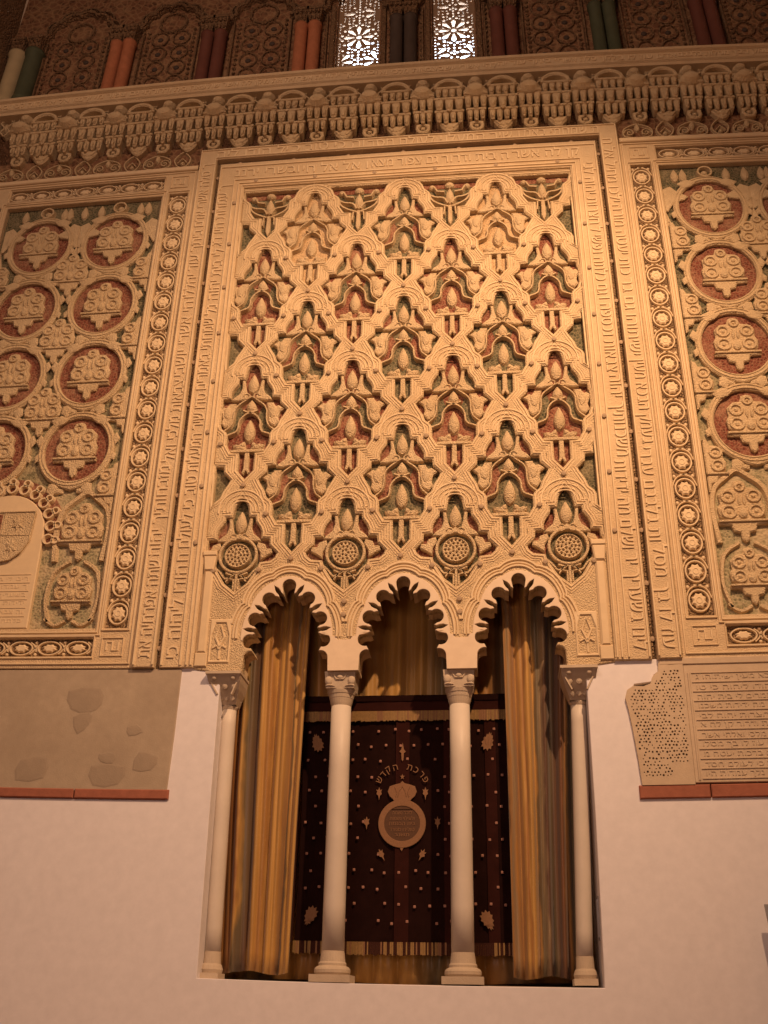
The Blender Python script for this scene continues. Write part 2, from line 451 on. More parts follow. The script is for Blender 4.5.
# ------------------------------------------------------------------ CENTRAL PANEL : net of lobed cells
U = lambda x, y: ((x - 283) * .00114, (670 - y) * .00148)
CELL = [(0, .93), (.03, .89), (.055, .84), (.065, .78), (.072, .745), (.125, .745), (.13, .70), (.17, .64), (.185, .60), (.185, .545), (.255, .54),
        (.26, .48), (.325, .41), (.30, .36), (.265, .30), (.245, .24), (.20, .20), (.185, .165), (.185, .07), (.14, -.01), (.068, -.015), (.066, -.19), (0, -.27)]
GCELL = CELL[:13] + [(.31, .375), (.275, .345), (.185, .335), (.17, .28), (.09, .15), (0, .075)]
FX = 1.60
def clipx(L, lo, hi, top=9.08):
    """Sutherland-Hodgman against lo<=x<=hi and z<=top"""
    def cut(P, f, inter):
        out = []
        for i in range(len(P)):
            a, b2 = P[i - 1], P[i]
            if f(b2):
                if not f(a): out.append(inter(a, b2))
                out.append(b2)
            elif f(a): out.append(inter(a, b2))
        return out
    def ix(v): return lambda a, c: (v, a[1] + (c[1] - a[1]) * (v - a[0]) / (c[0] - a[0]))
    def iz(v): return lambda a, c: (a[0] + (c[0] - a[0]) * (v - a[1]) / (c[1] - a[1]), v)
    L = cut(L, lambda p: p[0] >= lo, ix(lo)); L = cut(L, lambda p: p[0] <= hi, ix(hi))
    return cut(L, lambda p: p[1] <= top, iz(top))

X4 = (-1.343, -.454, .438, 1.332); X3 = (-.895, -.003, .886); XO = (-1.787, 1.775)
ROWS = []     # (x, z of the ledge, kind, paint)
for z, t in ((6.067, 1), (7.412, 1)):
    for i, x in enumerate(X4): ROWS.append((x, z, 'cell', t))
for z, t in ((5.380, 0), (6.755, 0), (8.098, 0)):
    for i, x in enumerate(X3): ROWS.append((x, z, 'cell', 2 if z > 8 and i != 1 else t))
PANEL = empty('carved_panel', (0, .05, 4.95), 'tall central carved stucco panel with a net of lobed cells above the three arches', 'wall panel')
holes = []; rims = []
for x, z, k, t in ROWS:
    L = clipx(mv(both(CELL), x, z), -FX, FX); holes.append(L); rims.append((x, z, L))
for x in X4:
    L = clipx(mv(both(GCELL), x, 4.69), -FX, FX); holes.append(L); rims.append((x, 4.69, L))
for x in X4:
    L = clipx(mv(both(CELL), x, 8.725), -FX, FX, 9.06); holes.append(L); rims.append((x, 8.725, L))
for z in (5.380, 6.755, 8.098):
    for x in XO:
        L = clipx(mv(both(CELL), x, z), -FX, FX)
        holes.append(L); rims.append((x, z, L))
b = MB()
net_outer = arch_bottom_chain() + dens([(1.62, 4.5), (1.62, 9.12), (-1.62, 9.12), (-1.62, 4.5)], .3, False)
b.relief(net_outer, holes, .10, 0, .008)
obj('cell_net', b, 'cream', PANEL)
b = MB()
for x, z, L in rims:
    if len(L) < 6: continue
    b.ridge(grow(L, .020), .0065, .001, .009, True)
    G = grow(L, .043)
    b.ridge(G, .005, .001, .007, True)
    if len(L) > 20: b.ridge(grow(L, .062), .0035, .001, .006, True)
for x, z in [(r[0], r[1]) for r in ROWS] + [(x, 4.69) for x in X4]:
    for r, w in ((.095, .006), (.120, .006), (.152, .004), (.196, .008)):
        P = ell(0, .80, r, r, 21, -.1, pi + .1, False)
        P = [(px, pz) for px, pz in mv(P, x, z) if abs(px) < FX]
        if len(P) > 2: b.ridge(P, w, .001, .011)
for c in AC:   # zigzag mouldings round each arch
    for d, w, h in ((.086, .012, .016), (.112, .009, .012), (.140, .012, .016)):
        cz, rx, rz = 4.345, .285 + d, .465 + d; P = []
        n = 96
        for i in range(n + 1):
            a = .04 + (pi - .08) * i / n
            o = .034 * abs(math.sin((a - .04) / (pi - .08) * pi * 4.5 + pi / 4)) ** .5
            P.append((c + (rx + o) * math.cos(a), cz + (rz + o) * math.sin(a)))
        P = [p for p in P if p[1] < 6 and min(abs(p[0] - x) for x in [c]) <= .447]
        b.ridge(P, w, .001, h)
obj('net_moulding', b, 'ridge', PANEL)
for c, P in zip(AC, ARCH):
    n = 60; O_ = []
    for i in range(n + 1):
        a = .02 + (pi - .04) * i / n; o = .016 * abs(math.sin(a * 4.5 + pi / 4)) ** .5
        O_.append((c + (.352 + o) * math.cos(a), 4.345 + (.53 + o) * math.sin(a)))
    inner = [p for p in P if p[1] > 4.345]
    b = MB(); b.relief(O_ + list(reversed(inner)), [], .02, -.005, .003)
    obj('arch_rim', b, 'impost', PANEL)

# leaf motif parts ---------------------------------------------------
def q(*pts): return [U(*p) for p in pts]
YG = .058
def motif_mesh(upper_only=False):
    b = MB()
    b.pillow(tear(0, .60, .82, .05), YG, .05)
    for s in (1, -1):
        f = (lambda L: L) if s == 1 else mir
        b.relief(f([(.035, .575), (.05, .62), (.062, .66), (.075, .74), (.10, .74), (.095, .66), (.115, .60), (.165, .56), (.185, .53), (.13, .525), (.08, .535), (.03, .55)]), [], .10, .012, .008)
        b.ridge(f(ell(.045, .565, .028, .028, 10, .2, 5.2, False)), .007, .013, .010)
    if not upper_only:
        b.pillow(tear(0, .395, .545, .048), YG, .055)
        b.pillow(tear(0, .10, .345, .05), YG, .052)
    for s in (1, -1):
        f = (lambda L: L) if s == 1 else mir
        if not upper_only:
            b.relief(f([(.135, .50), (.20, .50), (.215, .455), (.245, .47), (.30, .43), (.262, .40), (.248, .345), (.262, .30), (.225, .255), (.19, .27), (.165, .30), (.16, .36), (.15, .44)]), [], .10, .014, .01)
            b.pillow(f([(.17, .44), (.205, .48), (.235, .44), (.24, .40), (.225, .35), (.19, .33), (.17, .38)]), .016, .016)
            b.ridge(f(smooth([(.205, .165), (.155, .185), (.115, .205), (.098, .25), (.095, .30), (.07, .35), (.03, .385), (-.03, .405), (-.065, .42)], 3)), .011, YG, .052)
            b.ridge(f(smooth([(.25, .195), (.195, .24), (.165, .275), (.148, .34), (.145, .42), (.12, .47), (.075, .51), (0, .565)], 3)), .010, YG, .05)
            b.pillow(f([(.015, .025), (.10, .02), (.135, .05), (.145, .085), (.11, .09), (.075, .07), (.05, .085), (.03, .12)]), YG, .045)
            b.pillow(f(ell(.05, .075, .026, .028, 10)), YG, .05)
        else:
            b.relief(f([(.16, .52), (.22, .50), (.235, .46), (.28, .46), (.285, .42), (.24, .395), (.19, .36), (.185, .42), (.15, .48)]), [], .10, .012, .008)
    if not upper_only:
        b.relief([(-.145, -.006), (.145, -.006), (.15, .022), (-.15, .022)], [], .10, .004, .004)
        b.relief([(-.02, -.0), (-.022, -.16), (-.034, -.20), (-.02, -.215), (0, -.18), (.02, -.215), (.034, -.20), (.022, -.16), (.02, 0)], [], .10, .012, .006)
    else:   # pierced disc in an ogee ring
        ring = ell(0, .405, .165, .165, 40, -pi * .5, 1.5 * pi)
        ring = [(x, z + (.03 * max(0, 1 - abs(x) / .05) if z > .5 else 0)) for x, z in ring]
        inn = ell(0, .405, .142, .142, 40)
        b.relief(ring, [inn], .10, .006, .006)
        b.relief(ell(0, .395, .108, .108, 28), [ell(math.cos(a * 2 * pi / n) * r, .395 + math.sin(a * 2 * pi / n) * r, .009, .009, 6) for r, n in ((.025, 5), (.055, 10), (.083, 16)) for a in range(n)], .08, -.004, .006)
        b.ridge(ell(0, .395, .10, .10, 28), .006, -.003, .006, True)
        for s in (1, -1):
            f = (lambda L: L) if s == 1 else mir
            b.ridge(f([(.02, .10), (.02, .19), (.06, .20), (.05, .235), (.09, .25)]), .012, YG, .045)
            b.ridge(f(smooth([(.02, .235), (.09, .20), (.14, .26), (.20, .31), (.27, .345)], 3)), .012, YG, .045)
            b.ridge(f([(0, .245), (.05, .225), (.085, .17)]), .010, YG, .045)
        b.ridge([(0, .235), (0, .08)], .016, YG, .045)
    return b
def ground_mesh(L, clipped=None):
    b = MB(); b.relief(L, [], .10, YG, 0, 0)
    return b
M2 = [[(.10, .555), (.17, .555), (.19, .60), (.13, .71), (.115, .73), (.095, .68)],
      [(.06, .385), (.10, .49), (.15, .44), (.165, .30), (.26, .195), (.18, .20), (.11, .23), (.10, .30)]]
def grounds(t, L, lx, clip, upper):
    b = MB(); b.relief(L, [], .10, YG, 0, 0)
    for s in (1, -1):
        for P in M2:
            Q = [(s * x, z) for x, z in P]
            if upper and P is M2[1]: Q = [(s * x, z) for x, z in [(.16, .45), (.19, .57), (.27, .57), (.32, .40), (.24, .345), (.18, .35)]]
            if clip: Q = clipx(mv(Q, lx, 0), -FX - .05, FX + .05, 99); Q = mv(Q, -lx, 0)
            if len(Q) > 2: b.relief(Q, [], .10, YG - .004, 0, 1)
    return b
def clipmesh_x(b, lx):
    """trim a motif that would run past the panel edge"""
    out = MB(); out.v = [(max(-FX - .02 - lx, min(FX + .02 - lx, x)), y, z) for x, y, z in b.v]; out.f = b.f; out.m = b.m
    return out
for (x, z, k, t) in ROWS + [(x, 4.69, 'disc', 3) for x in X4]:
    edge = abs(x) > 1.2; up = k == 'disc'
    mm = motif_mesh(up)
    if edge: mm = clipmesh_x(mm, x)
    o = obj('leaf_motif' if not up else 'disc_motif', mm, 'cream', PANEL, local=True, loc=Vector((x, 0, z)) - Vector(PANEL.location))
    shape = both(GCELL if up else CELL)
    L = [(max(-FX - .02 - x, min(FX + .02 - x, a)), c) for a, c in shape]
    g = grounds(t, L, x, edge, up)
    cols = {0: ['green', 'red'], 1: ['red', 'green'], 2: ['bare', 'bare'], 3: ['green', 'red']}[t]
    if z > 8.2: pass
    h = obj('painted_ground', g, cols, o, local=True, loc=(0, 0, 0))
# half cells along the top and small ones at the sides
def top_motif():
    b = MB()
    for s in (1, -1):
        f = (lambda L: L) if s == 1 else mir
        b.ridge(f(smooth([(.02, .0), (.10, .035), (.17, .09), (.20, .17)], 3)), .013, YG, .05)
        b.ridge(f(smooth([(.02, .04), (.06, .11), (.15, .13), (.24, .20), (.27, .30)], 3)), .013, YG, .05)
        b.ridge(f([(.05, .19), (.12, .20), (.15, .26)]), .014, YG, .05)
        b.pillow(f(ell(.17, .27, .035, .035, 10)), YG, .045)
        b.ridge(f([(0, .0), (.05, .0), (.06, -.10)]), .012, YG, .045)
    b.pillow(tear(0, .04, .26, .045), YG, .055)
    b.pillow(ell(0, .29, .05, .04, 12), YG, .05)
    b.relief([(-.018, .02), (-.022, -.18), (0, -.24), (.022, -.18), (.018, .02)], [], .10, .012, .006)
    return b
for x in X4:
    mm = top_motif()
    if abs(x) > 1.2: mm = clipmesh_x(mm, x)
    o = obj('top_leaf_motif', mm, 'cream', PANEL, local=True, loc=Vector((x, 0, 8.725)) - Vector(PANEL.location))
    L = mv(clipx(mv(both(CELL), x, 8.725), -FX - .02, FX + .02, 9.09), -x, -8.725)
    g = MB(); g.relief(L, [], .10, YG, 0, 0)
    for s in (1, -1): g.relief([(s * .02, .27), (s * .30, .27), (s * .30, .36), (s * .02, .36)], [], .10, YG - .004, 0, 1)
    obj('painted_ground', g, ['green', 'red'], o, local=True, loc=(0, 0, 0))
for z in (5.380, 6.755, 8.098):
    for x in XO:
        g = MB(); g.relief(clipx(mv(both(CELL), x, z), -FX - .02, FX + .02), [], .10, YG, 0, 0); obj('side_ground', g, 'green', PANEL)
# pins that hold the stucco
pins = []
for x, z, k, t in ROWS: pins += [(x - .235, z + .075), (x + .235, z + .075), (x, z - .335)]
for x in X4: pins += [(x - .19, 4.95), (x + .19, 4.95)]
pins += [(-.447, 4.66), (-.447, 4.55), (.462, 4.66), (.462, 4.55)]
pins = [p for p in pins if abs(p[0]) < 1.6]
def pin_mesh():
    b = MB(); seg = 8
    ring = lambda r, y: [(r * math.cos(2 * pi * k / seg), y, r * math.sin(2 * pi * k / seg)) for k in range(seg)]
    vs = ring(.024, .01) + ring(.020, -.022) + [(0, -.026, 0)]
    fs = [(k, (k + 1) % seg, seg + (k + 1) % seg, seg + k) for k in range(seg)] + [(seg + k, seg + (k + 1) % seg, 2 * seg) for k in range(seg)]
    b.add(vs, fs); return b
pm = pin_mesh()
for x, z in pins[:96]:
    obj('plug_pin', pm, 'pin', PANEL, local=True, loc=Vector((x, 0, z)) - Vector(PANEL.location))
# little knot panels and colonnettes beside the outer arches
for s in (-1, 1):
    b = MB(); x = s * 1.425
    b.relief(rect(x - .085, x + .085, 4.17, 4.53), [[(x - .07, 4.19), (x + .07, 4.19), (x + .07, 4.40), (x + .04, 4.50), (x - .04, 4.50), (x - .07, 4.40)]], .02, -.012, .006)
    b.ridge([(x, 4.2), (x, 4.30), (x - .035, 4.38), (x, 4.48), (x + .035, 4.38), (x, 4.30)], .009, .0, .012)
    b.ridge([(x - .055, 4.29), (x - .02, 4.31), (x, 4.27), (x + .02, 4.31), (x + .055, 4.29)], .008, .0, .012)
    obj('knot_panel', b, 'ridge', PANEL)
    b = MB(); x = s * 1.565
    b.relief(rect(x - .038, x + .038, 4.25, 4.95), [], .02, -.022, .014)
    b.relief(rect(x - .05, x + .05, 4.14, 4.25), [], .02, -.018, .006)
    b.relief([(x - .04, 4.95), (x + .04, 4.95), (x + .055, 5.08), (x - .055, 5.08)], [], .02, -.03, .01)
    b.relief(rect(x - .06, x + .055, 5.08, 5.12), [], .02, -.035, .006)
    obj('colonnette', b, 'smooth', PANEL)
# ------------------------------------------------------------------ ARCH SCREEN behind the net (gives the deep soffits)
SCR = empty('arch_screen', (0, .2, 4.1), 'three deep scalloped horseshoe arches of plaster over the slender columns', 'arches')
b = MB()
b.relief(arch_bottom_chain() + [(1.62, 5.70), (-1.62, 5.70)], [], .21, .06, 0)
obj('arch_soffit', b, 'smooth', SCR)
# smooth impost faces at the springing, above each capital
for x0, x1, l, r in ((AC[0] + .338, AC[1] - .338, 0, 1), (AC[1] + .338, AC[2] - .338, 1, 2)):
    Lp = [p for p in ARCH[l] if p[0] > AC[l] and p[1] < 4.40]
    Rp = [p for p in ARCH[r] if p[0] < AC[r] and p[1] < 4.40]
    m_ = (x0 + x1) / 2
    b = MB(); b.relief([(x0, 4.095), (x1, 4.095)] + list(reversed(Rp)) + [(m_ + .06, 4.37), (m_ + .05, 4.345), (m_ - .05, 4.345), (m_ - .06, 4.37)] + list(reversed(Lp)), [], .02, -.006, .002)
    obj('impost_face', b, 'impost', SCR)

# ------------------------------------------------------------------ INSCRIPTION FRAMES
def frame(name, xi, xo, zi, zo, yf, label, ins_i, ins_o, zins_i, zins_o, ridges, size, zbot=4.13):
    E_ = empty(name, (0, 0, zbot), label, 'inscription')
    b = MB()
    b.relief(dens([(-xo, zbot), (-xi, zbot), (-xi, zi), (xi, zi), (xi, zbot), (xo, zbot), (xo, zo), (-xo, zo)], .3), [], .10, yf, .006)
    obj('band', b, 'band', E_)
    b = MB()
    for a, c in ridges:
        P = dens([(-a, zbot + .02), (-a, c), (a, c), (a, zbot + .02)], .3, False)
        b.ridge(P, .009, yf + .001, .014)
    obj('edge_moulding', b, 'ridge', E_)
    w = (ins_o - ins_i); cx = (ins_i + ins_o) / 2
    H = zins_i - zbot - .12
    for s, rot in ((-1, pi / 2), (1, -pi / 2)):
        b = MB(); n = 6
        for i in range(n):
            z0 = zbot + .06 + H * i / n; l = H / n - .04
            t = heb(14); letters(b, t, size, s * cx, z0 + l / 2 + .02, yf, rot, .010, l)
        obj('lettering', b, 'ridge', E_)
    b = MB(); W2 = 2 * ins_i; n = 5
    for i in range(n):
        x0 = -ins_i + W2 * i / n; l = W2 / n - .04
        letters(b, heb(11), size, x0 + l / 2 + .02, (zins_i + zins_o) / 2, yf, 0, .010, l)
    obj('lettering', b, 'ridge', E_)
    return E_
FA = frame('inscription_frame', 1.62, 1.895, 9.12, 9.47, -.018, 'inner carved Hebrew inscription band framing the central panel, inside the dark groove', 1.745, 1.868, 9.245, 9.395,
           ((1.64, 9.14), (1.675, 9.175), (1.725, 9.225), (1.878, 9.41)), .155)
FB = frame('inscription_frame', 1.935, 2.115, 9.525, 9.67, -.036, 'outer carved Hebrew inscription band framing the central panel, outside the dark groove', 1.955, 2.085, 9.54, 9.65,
           ((1.945, 9.54), (2.10, 9.655)), .15)
# groove between the two bands with its pins
GR = empty('frame_groove', (0, .05, 4.13), 'narrow recessed groove dotted with plugs between the two inscription bands', 'moulding')
b = MB()
b.relief(dens([(-1.95, 4.13), (-1.87, 4.13), (-1.87, 9.44), (1.87, 9.44), (1.87, 4.13), (1.95, 4.13), (1.95, 9.55), (-1.95, 9.55)], .3), [], .10, .035, 0)
b.ridge(dens([(-1.91, 4.15), (-1.91, 9.495), (1.91, 9.495), (1.91, 4.15)], .3, False), .012, .036, .02)
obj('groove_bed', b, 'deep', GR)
for s in (-1, 1):
    for i in range(12):
        obj('plug_pin', pm, 'pin', GR, local=True, loc=Vector((s * 1.915, .03, 4.3 + i * .455)) - Vector(GR.location))
for i in range(7): obj('plug_pin', pm, 'pin', GR, local=True, loc=Vector((-1.7 + i * .56, .03, 9.49)) - Vector(GR.location))
for s in (-1, 1):
    for i in range(8): obj('plug_pin', pm, 'pin', FA, local=True, loc=Vector((s * 1.70, -.012, 5.2 + i * .53)) - Vector(FA.location))
for i in range(6): obj('plug_pin', pm, 'pin', FA, local=True, loc=Vector((-1.5 + i * .6, -.012, 9.19)) - Vector(FA.location))

# ------------------------------------------------------------------ SIDE PANELS
def cluster(b, k=1.0, half=0, y=.012):
    """vase-like bunch of curls on a ledge with a pendant leaf; half = -1/1 keeps only that side"""
    def S(L): return [(x * k, z * k) for x, z in L]
    body = both([(0, .225), (.035, .215), (.05, .17), (.10, .165), (.145, .12), (.14, .055), (.16, .02), (.15, -.045), (.11, -.075), (.165, -.085), (.165, -.105), (.085, -.11), (.07, -.155), (.03, -.165), (.025, -.215), (0, -.235)])
    curls = [(.085, .10, .052), (.09, -.012, .055), (-.085, .10, .052), (-.09, -.012, .055), (0, .17, .034)]
    if half:
        body = clipx(body, 0 if half > 0 else -9, 9 if half > 0 else 0, 99)
        curls = [c for c in curls if c[0] * half > 0]
    b.relief(S(body), [], .06, y, .01)
    for cx, cz, r in curls:
        b.ridge(S(ell(cx, cz, r * .8, r * .8, 14)), .013 * k, y + .001, .016, True)
        b.pillow(S(ell(cx, cz, r * .32, r * .32, 8)), y + .001, .014, 0)
    if not half:
        b.pillow(S(tear(0, -.07, .02, .03)), y, .025)
        b.pillow(S(tear(-.015, .03, .12, .012)), y + .0, .016); b.pillow(S(tear(.018, .03, .12, .012)), y, .016)
    led = [(-.165, -.09), (.165, -.09), (.165, -.074), (-.165, -.074)]
    if half: led = [(0, -.09), (half * .165, -.09), (half * .165, -.074), (0, -.074)]
    b.relief(S(led), [], .05, y - .016, .003)
    return b
def medallion_mesh():
    b = MB()
    o = ell(0, 0, .355, .392, 40); i = ell(0, 0, .298, .322, 40)
    o = [(x, z - .02 * max(0, 1 - abs(x) / .12) if z < 0 else z) for x, z in o]
    b.relief(o, [i], .06, .010, .010)
    b.ridge(ell(0, 0, .338, .370, 40), .006, .011, .008, True); b.ridge(ell(0, 0, .312, .338, 40), .005, .011, .007, True)
    for s in (-1, 1):   # leafy hooks where the bands fork
        f = (lambda L: L) if s == 1 else mir
        b.pillow(f([(.10, .31), (.19, .35), (.29, .30), (.235, .23), (.16, .255)]), .012, .014)
        b.pillow(f([(.10, -.39), (.15, -.47), (.21, -.43), (.20, -.35), (.15, -.34)]), .02, .012)
        b.pillow(f([(.30, .10), (.36, .16), (.40, .09), (.36, .03)]), .02, .014)
        b.pillow(f([(.31, -.10), (.37, -.13), (.385, -.07), (.345, -.03)]), .02, .012)
    cluster(b, 1.22)
    return b
def rosette_mesh():
    b = MB()
    b.ridge(ell(0, 0, .078, .088, 20), .009, .03, .022, True)
    b.relief([((.060 if i % 2 else .046) * math.cos(2 * pi * i / 16), (.066 if i % 2 else .052) * math.sin(2 * pi * i / 16)) for i in range(16)], [], .035, .006, .010)
    b.ridge(ell(0, 0, .022, .025, 10), .005, .007, .005, True)
    for s in (-1, 1):
        b.ridge(smooth([(s * .098, .02), (s * .072, .085), (s * .03, .118), (-s * .03, .13)], 3), .007, .03, .02)
        b.pillow(ell(s * .075, .115, .016, .02, 6), .03, .018)
    return b
def rosette_flat():
    b = MB()
    b.ridge(ell(0, 0, .098, .056, 20), .008, .03, .022, True)
    b.relief([((.066 if i % 2 else .05) * math.cos(2 * pi * i / 16), (.036 if i % 2 else .03) * math.sin(2 * pi * i / 16)) for i in range(16)], [], .035, .008, .010)
    for s in (-1, 1):
        b.ridge(smooth([(.08, s * .05), (.115, s * .02), (.135, -s * .03)], 3), .007, .03, .02); b.pillow(ell(.123, s * .05, .016, .015, 6), .03, .018)
    return b
MED = medallion_mesh(); ROS = rosette_mesh(); ROF = rosette_flat()
SP_OUT = 4.16
def side_panel(s, label):
    side = 'left' if s < 0 else 'right'
    E_ = empty('carved_panel', (s * 3.3, .05, 4.2), label, 'wall panel')
    L0 = Vector(E_.location)
    fx0, fx1, fz0, fz1 = 2.475, SP_OUT, 4.47, 9.10
    b = MB()    # frame plate
    X = lambda a, c: (min(s * a, s * c), max(s * a, s * c))
    xa, xb = X(2.12, 4.75)
    hl = []
    xs = X(fx0, fx1); hl.append(rect(*xs, fz0, fz1))
    xs = X(2.205, 2.40); hl.append(rect(*xs, 4.47, 9.12))
    xs = X(4.24, 4.42); hl.append(rect(*xs, 4.47, 9.12))
    xs = X(2.475, SP_OUT); hl.append(rect(*xs, 9.185, 9.345)); hl.append(rect(*xs, 4.235, 4.385))
    b.relief(rect(xa, xb, 4.13, 9.42), hl, .10, -.008, .006)
    obj('panel_frame', b, 'band', E_)
    b = MB()
    def fr(x0, x1, z0, z1, w=.009, y=-.007, h=.014):
        a, c = X(x0, x1); b.ridge(rect(a, c, z0, z1, .3), w, y, h, True)
    fr(2.45, 4.19, 4.435, 9.13); fr(2.425, 4.215, 4.41, 9.155); fr(2.18, 2.405 + .005, 4.45, 9.14, .007); fr(2.15, 4.5, 4.17, 9.395); fr(2.46, 4.18, 9.17, 9.36, .007); fr(2.46, 4.18, 4.22, 4.40, .007)
    for zc in (4.31, 9.27):
        a, c = X(2.215, 2.395); b.ridge(rect(a, c, zc - .075, zc + .075, .3), .006, -.007, .012, True); cc = (a + c) / 2
        b.ridge([(cc - .05, zc - .03), (cc - .05, zc + .04), (cc, zc + .04), (cc, zc - .03), (cc + .05, zc - .03), (cc + .05, zc + .04)], .008, -.007, .010)
    obj('frame_moulding', b, 'ridge', E_)
    b = MB()
    for x0, x1, z0, z1 in ((2.20, 2.405, 4.46, 9.13), (4.23, 4.43, 4.46, 9.13), (2.47, 4.17, 9.18, 9.35), (2.47, 4.17, 4.23, 4.39)):
        a, c = X(x0, x1); b.relief(rect(a, c, z0, z1), [], .10, .03, 0)
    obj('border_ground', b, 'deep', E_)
    for i in range(19): obj('rosette', ROS, 'ridge', E_, local=True, loc=Vector((s * 2.30, 0, 4.60 + i * .2425)) - L0)
    if s < 0:
        for i in range(12): obj('rosette', ROS, 'ridge', E_, local=True, loc=Vector((s * 4.33, 0, 6.3 + i * .2425)) - L0)
    nb = 7 if s < 0 else 6
    for i in range(nb): obj('border_rosette', ROF, 'ridge', E_, local=True, loc=Vector((s * (2.60 + i * .245), 0, 9.265)) - L0)
    for i in range(5 if s < 0 else 3): obj('border_rosette', ROF, 'ridge', E_, local=True, loc=Vector((s * (2.60 + i * .245), 0, 4.31)) - L0)
    # grounds
    b = MB(); a, c = X(2.46, SP_OUT + .02)
    b.relief(rect(a, c, 6.9, 9.12), [], .10, .05, 0, 0); b.relief(rect(a, c, 5.8, 6.9), [], .10, .05, 0, 1); b.relief(rect(a, c, 4.45, 5.8), [], .10, .05, 0, 2)
    obj('green_ground', b, ['green', 'midgreen', 'palegreen'], E_)
    cols = [2.91, 3.70]
    rows = [8.56, 7.765, 6.975, 6.17]
    for z in rows:
        for x in cols:
            if s > 0 and x > 3.5 and z < 7.5: continue
            o = obj('medallion', MED, 'cream', E_, local=True, loc=Vector((s * x, 0, z)) - L0)
            g = MB(); g.relief(ell(0, 0, .33, .34, 28), [], .06, .046, 0)
            obj('red_ground', g, 'red', o, local=True, loc=(0, 0, 0))
    # bunches between the medallions and half ones along the edges
    for z in (8.17, 7.375, 6.585, 5.80):
        if z > 6:
            o = obj('bunch_motif', cluster(MB(), 1.15), 'cream', E_, local=True, loc=Vector((s * 3.305, 0, z)) - L0)
        obj('half_bunch_motif', cluster(MB(), 1.08, half=s), 'cream', E_, local=True, loc=Vector((s * 2.49, 0, z - .02)) - L0)
        if s < 0: obj('half_bunch_motif', cluster(MB(), 1.08, half=-s), 'cream', E_, local=True, loc=Vector((s * 4.14, 0, z - .02)) - L0)
    for z in (5.36, 4.80):
        b = MB(); cluster(b, 1.2 if z > 5 else 1.05)
        if z > 5:
            b.ridge(smooth([(-.21, -.28), (-.235, 0), (-.20, .20), (-.09, .31), (0, .37), (.09, .31), (.20, .20), (.235, 0), (.21, -.28)], 3), .03, .05, .035)
        else:
            for q_ in (-1, 1): b.ridge(smooth([(q_ * .06, .28), (q_ * .19, .18), (q_ * .23, -.05), (q_ * .18, -.26)], 3), .02, .05, .03); b.ridge(smooth([(q_ * .03, -.25), (q_ * .12, -.29), (q_ * .21, -.23)], 3), .018, .05, .03)
        obj('bunch_motif', b, 'cream', E_, local=True, loc=Vector((s * 2.73, 0, z)) - L0)
    # top row: rings, leaves and the tendrils linking the medallions
    b = MB()
    for x in cols:
        b.ridge(ell(s * x, 9.005, .065, .062, 18), .014, .05, .045, True); b.pillow(ell(s * x, 9.005, .035, .035, 10), .05, .03)
    for x in (2.62, 2.70, 3.12, 3.46, 3.52, 3.30, 3.95): b.pillow(tear(s * x, 8.90, 9.08, .04), .05, .03)
    for x in (2.475, 3.305, 4.13):     # flaring leaves below the top edge
        for q_ in (-1, 1):
            if (x < 2.6 and q_ < 0) or (x > 4 and q_ > 0): continue
            b.relief([(s * (x), 8.80), (s * (x + q_ * .08), 8.84), (s * (x + q_ * .15), 8.76), (s * (x + q_ * .24), 8.70), (s * (x + q_ * .20), 8.66), (s * (x + q_ * .10), 8.64), (s * (x + q_ * .03), 8.52), (s * x, 8.52)][::1], [], .06, .014, .008)
        b.relief([(s * x - .05 if x not in (2.475, 4.13) else min(s * x, s * (x + (.05 if x < 3 else -.05))), 8.34), (s * x + .05 if x not in (2.475, 4.13) else max(s * x, s * (x + (.05 if x < 3 else -.05))), 8.34), (s * x + .0, 8.54)], [], .06, .02, .004)
    for z in (7.765 + .40, 6.975 + .4, 6.17 + .4, 5.75):
        for x in cols:
            for q_ in (-1, 1):
                b.pillow([(s * x + q_ * .05, z + .02), (s * x + q_ * .16, z + .055), (s * x + q_ * .22, z), (s * x + q_ * .16, z - .03), (s * x + q_ * .06, z - .02)], .045, .03)
    obj('leaf_tendril', b, 'cream', E_)
    return E_
LP = side_panel(-1, 'carved stucco panel left of the centre with red medallions and a coat of arms')
RP = side_panel(1, 'carved stucco panel right of the centre with red and dark green medallions')
# round chained border, shield and inscription of the coat of arms
AR = empty('coat_of_arms', (-3.56, .03, 4.55), 'round-headed stucco plaque with a heraldic shield and text lines in the left panel', 'coat of arms')
b = MB(); ax = -3.44
b.relief(dens([(ax - .37, 4.48), (ax + .37, 4.48), (ax + .37, 5.35)] + ell(ax, 5.35, .37, .37, 20, 0, pi, False)[1:-1] + [(ax - .37, 5.35)], .3), [], .06, .006, .008)
obj('plaque', b, 'smooth', AR)
b = MB()
shp = both([(0, 5.07), (.11, 5.09), (.20, 5.16), (.26, 5.27), (.28, 5.54), (0, 5.54)])
b.relief(mv(shp, ax, 0), [], .01, -.016, .008)
b.ridge(mv(shp, ax, 0), .008, -.015, .01, True)
b.ridge([(ax, 5.09), (ax, 5.53)], .007, -.015, .006); b.ridge([(ax - .26, 5.32), (ax + .26, 5.32)], .007, -.015, .006)
for cx, cz in ((ax + .13, 5.43), (ax - .11, 5.22), (ax + .11, 5.21)):
    b.pillow([(cx + r * math.cos(a), cz + r * math.sin(a) * 1.3) for a, r in [(i * pi / 6, .06 if i % 2 else .035) for i in range(12)]], -.015, .015)
sh = obj('shield', b, 'cream', AR)
b = MB(); b.relief(rect(ax - .255, ax - .02, 5.34, 5.52), [], .01, -.019, .004); obj('red_quarter', b, 'red', sh)
b = MB()
for i in range(6):
    b.ridge(dens([(ax - .33, 4.96 - i * .075), (ax + .33, 4.96 - i * .075)], .3, False), .004, .007, .006)
    letters(b, heb(18), .05, ax, 4.925 - i * .075, .006, 0, .003, .62)
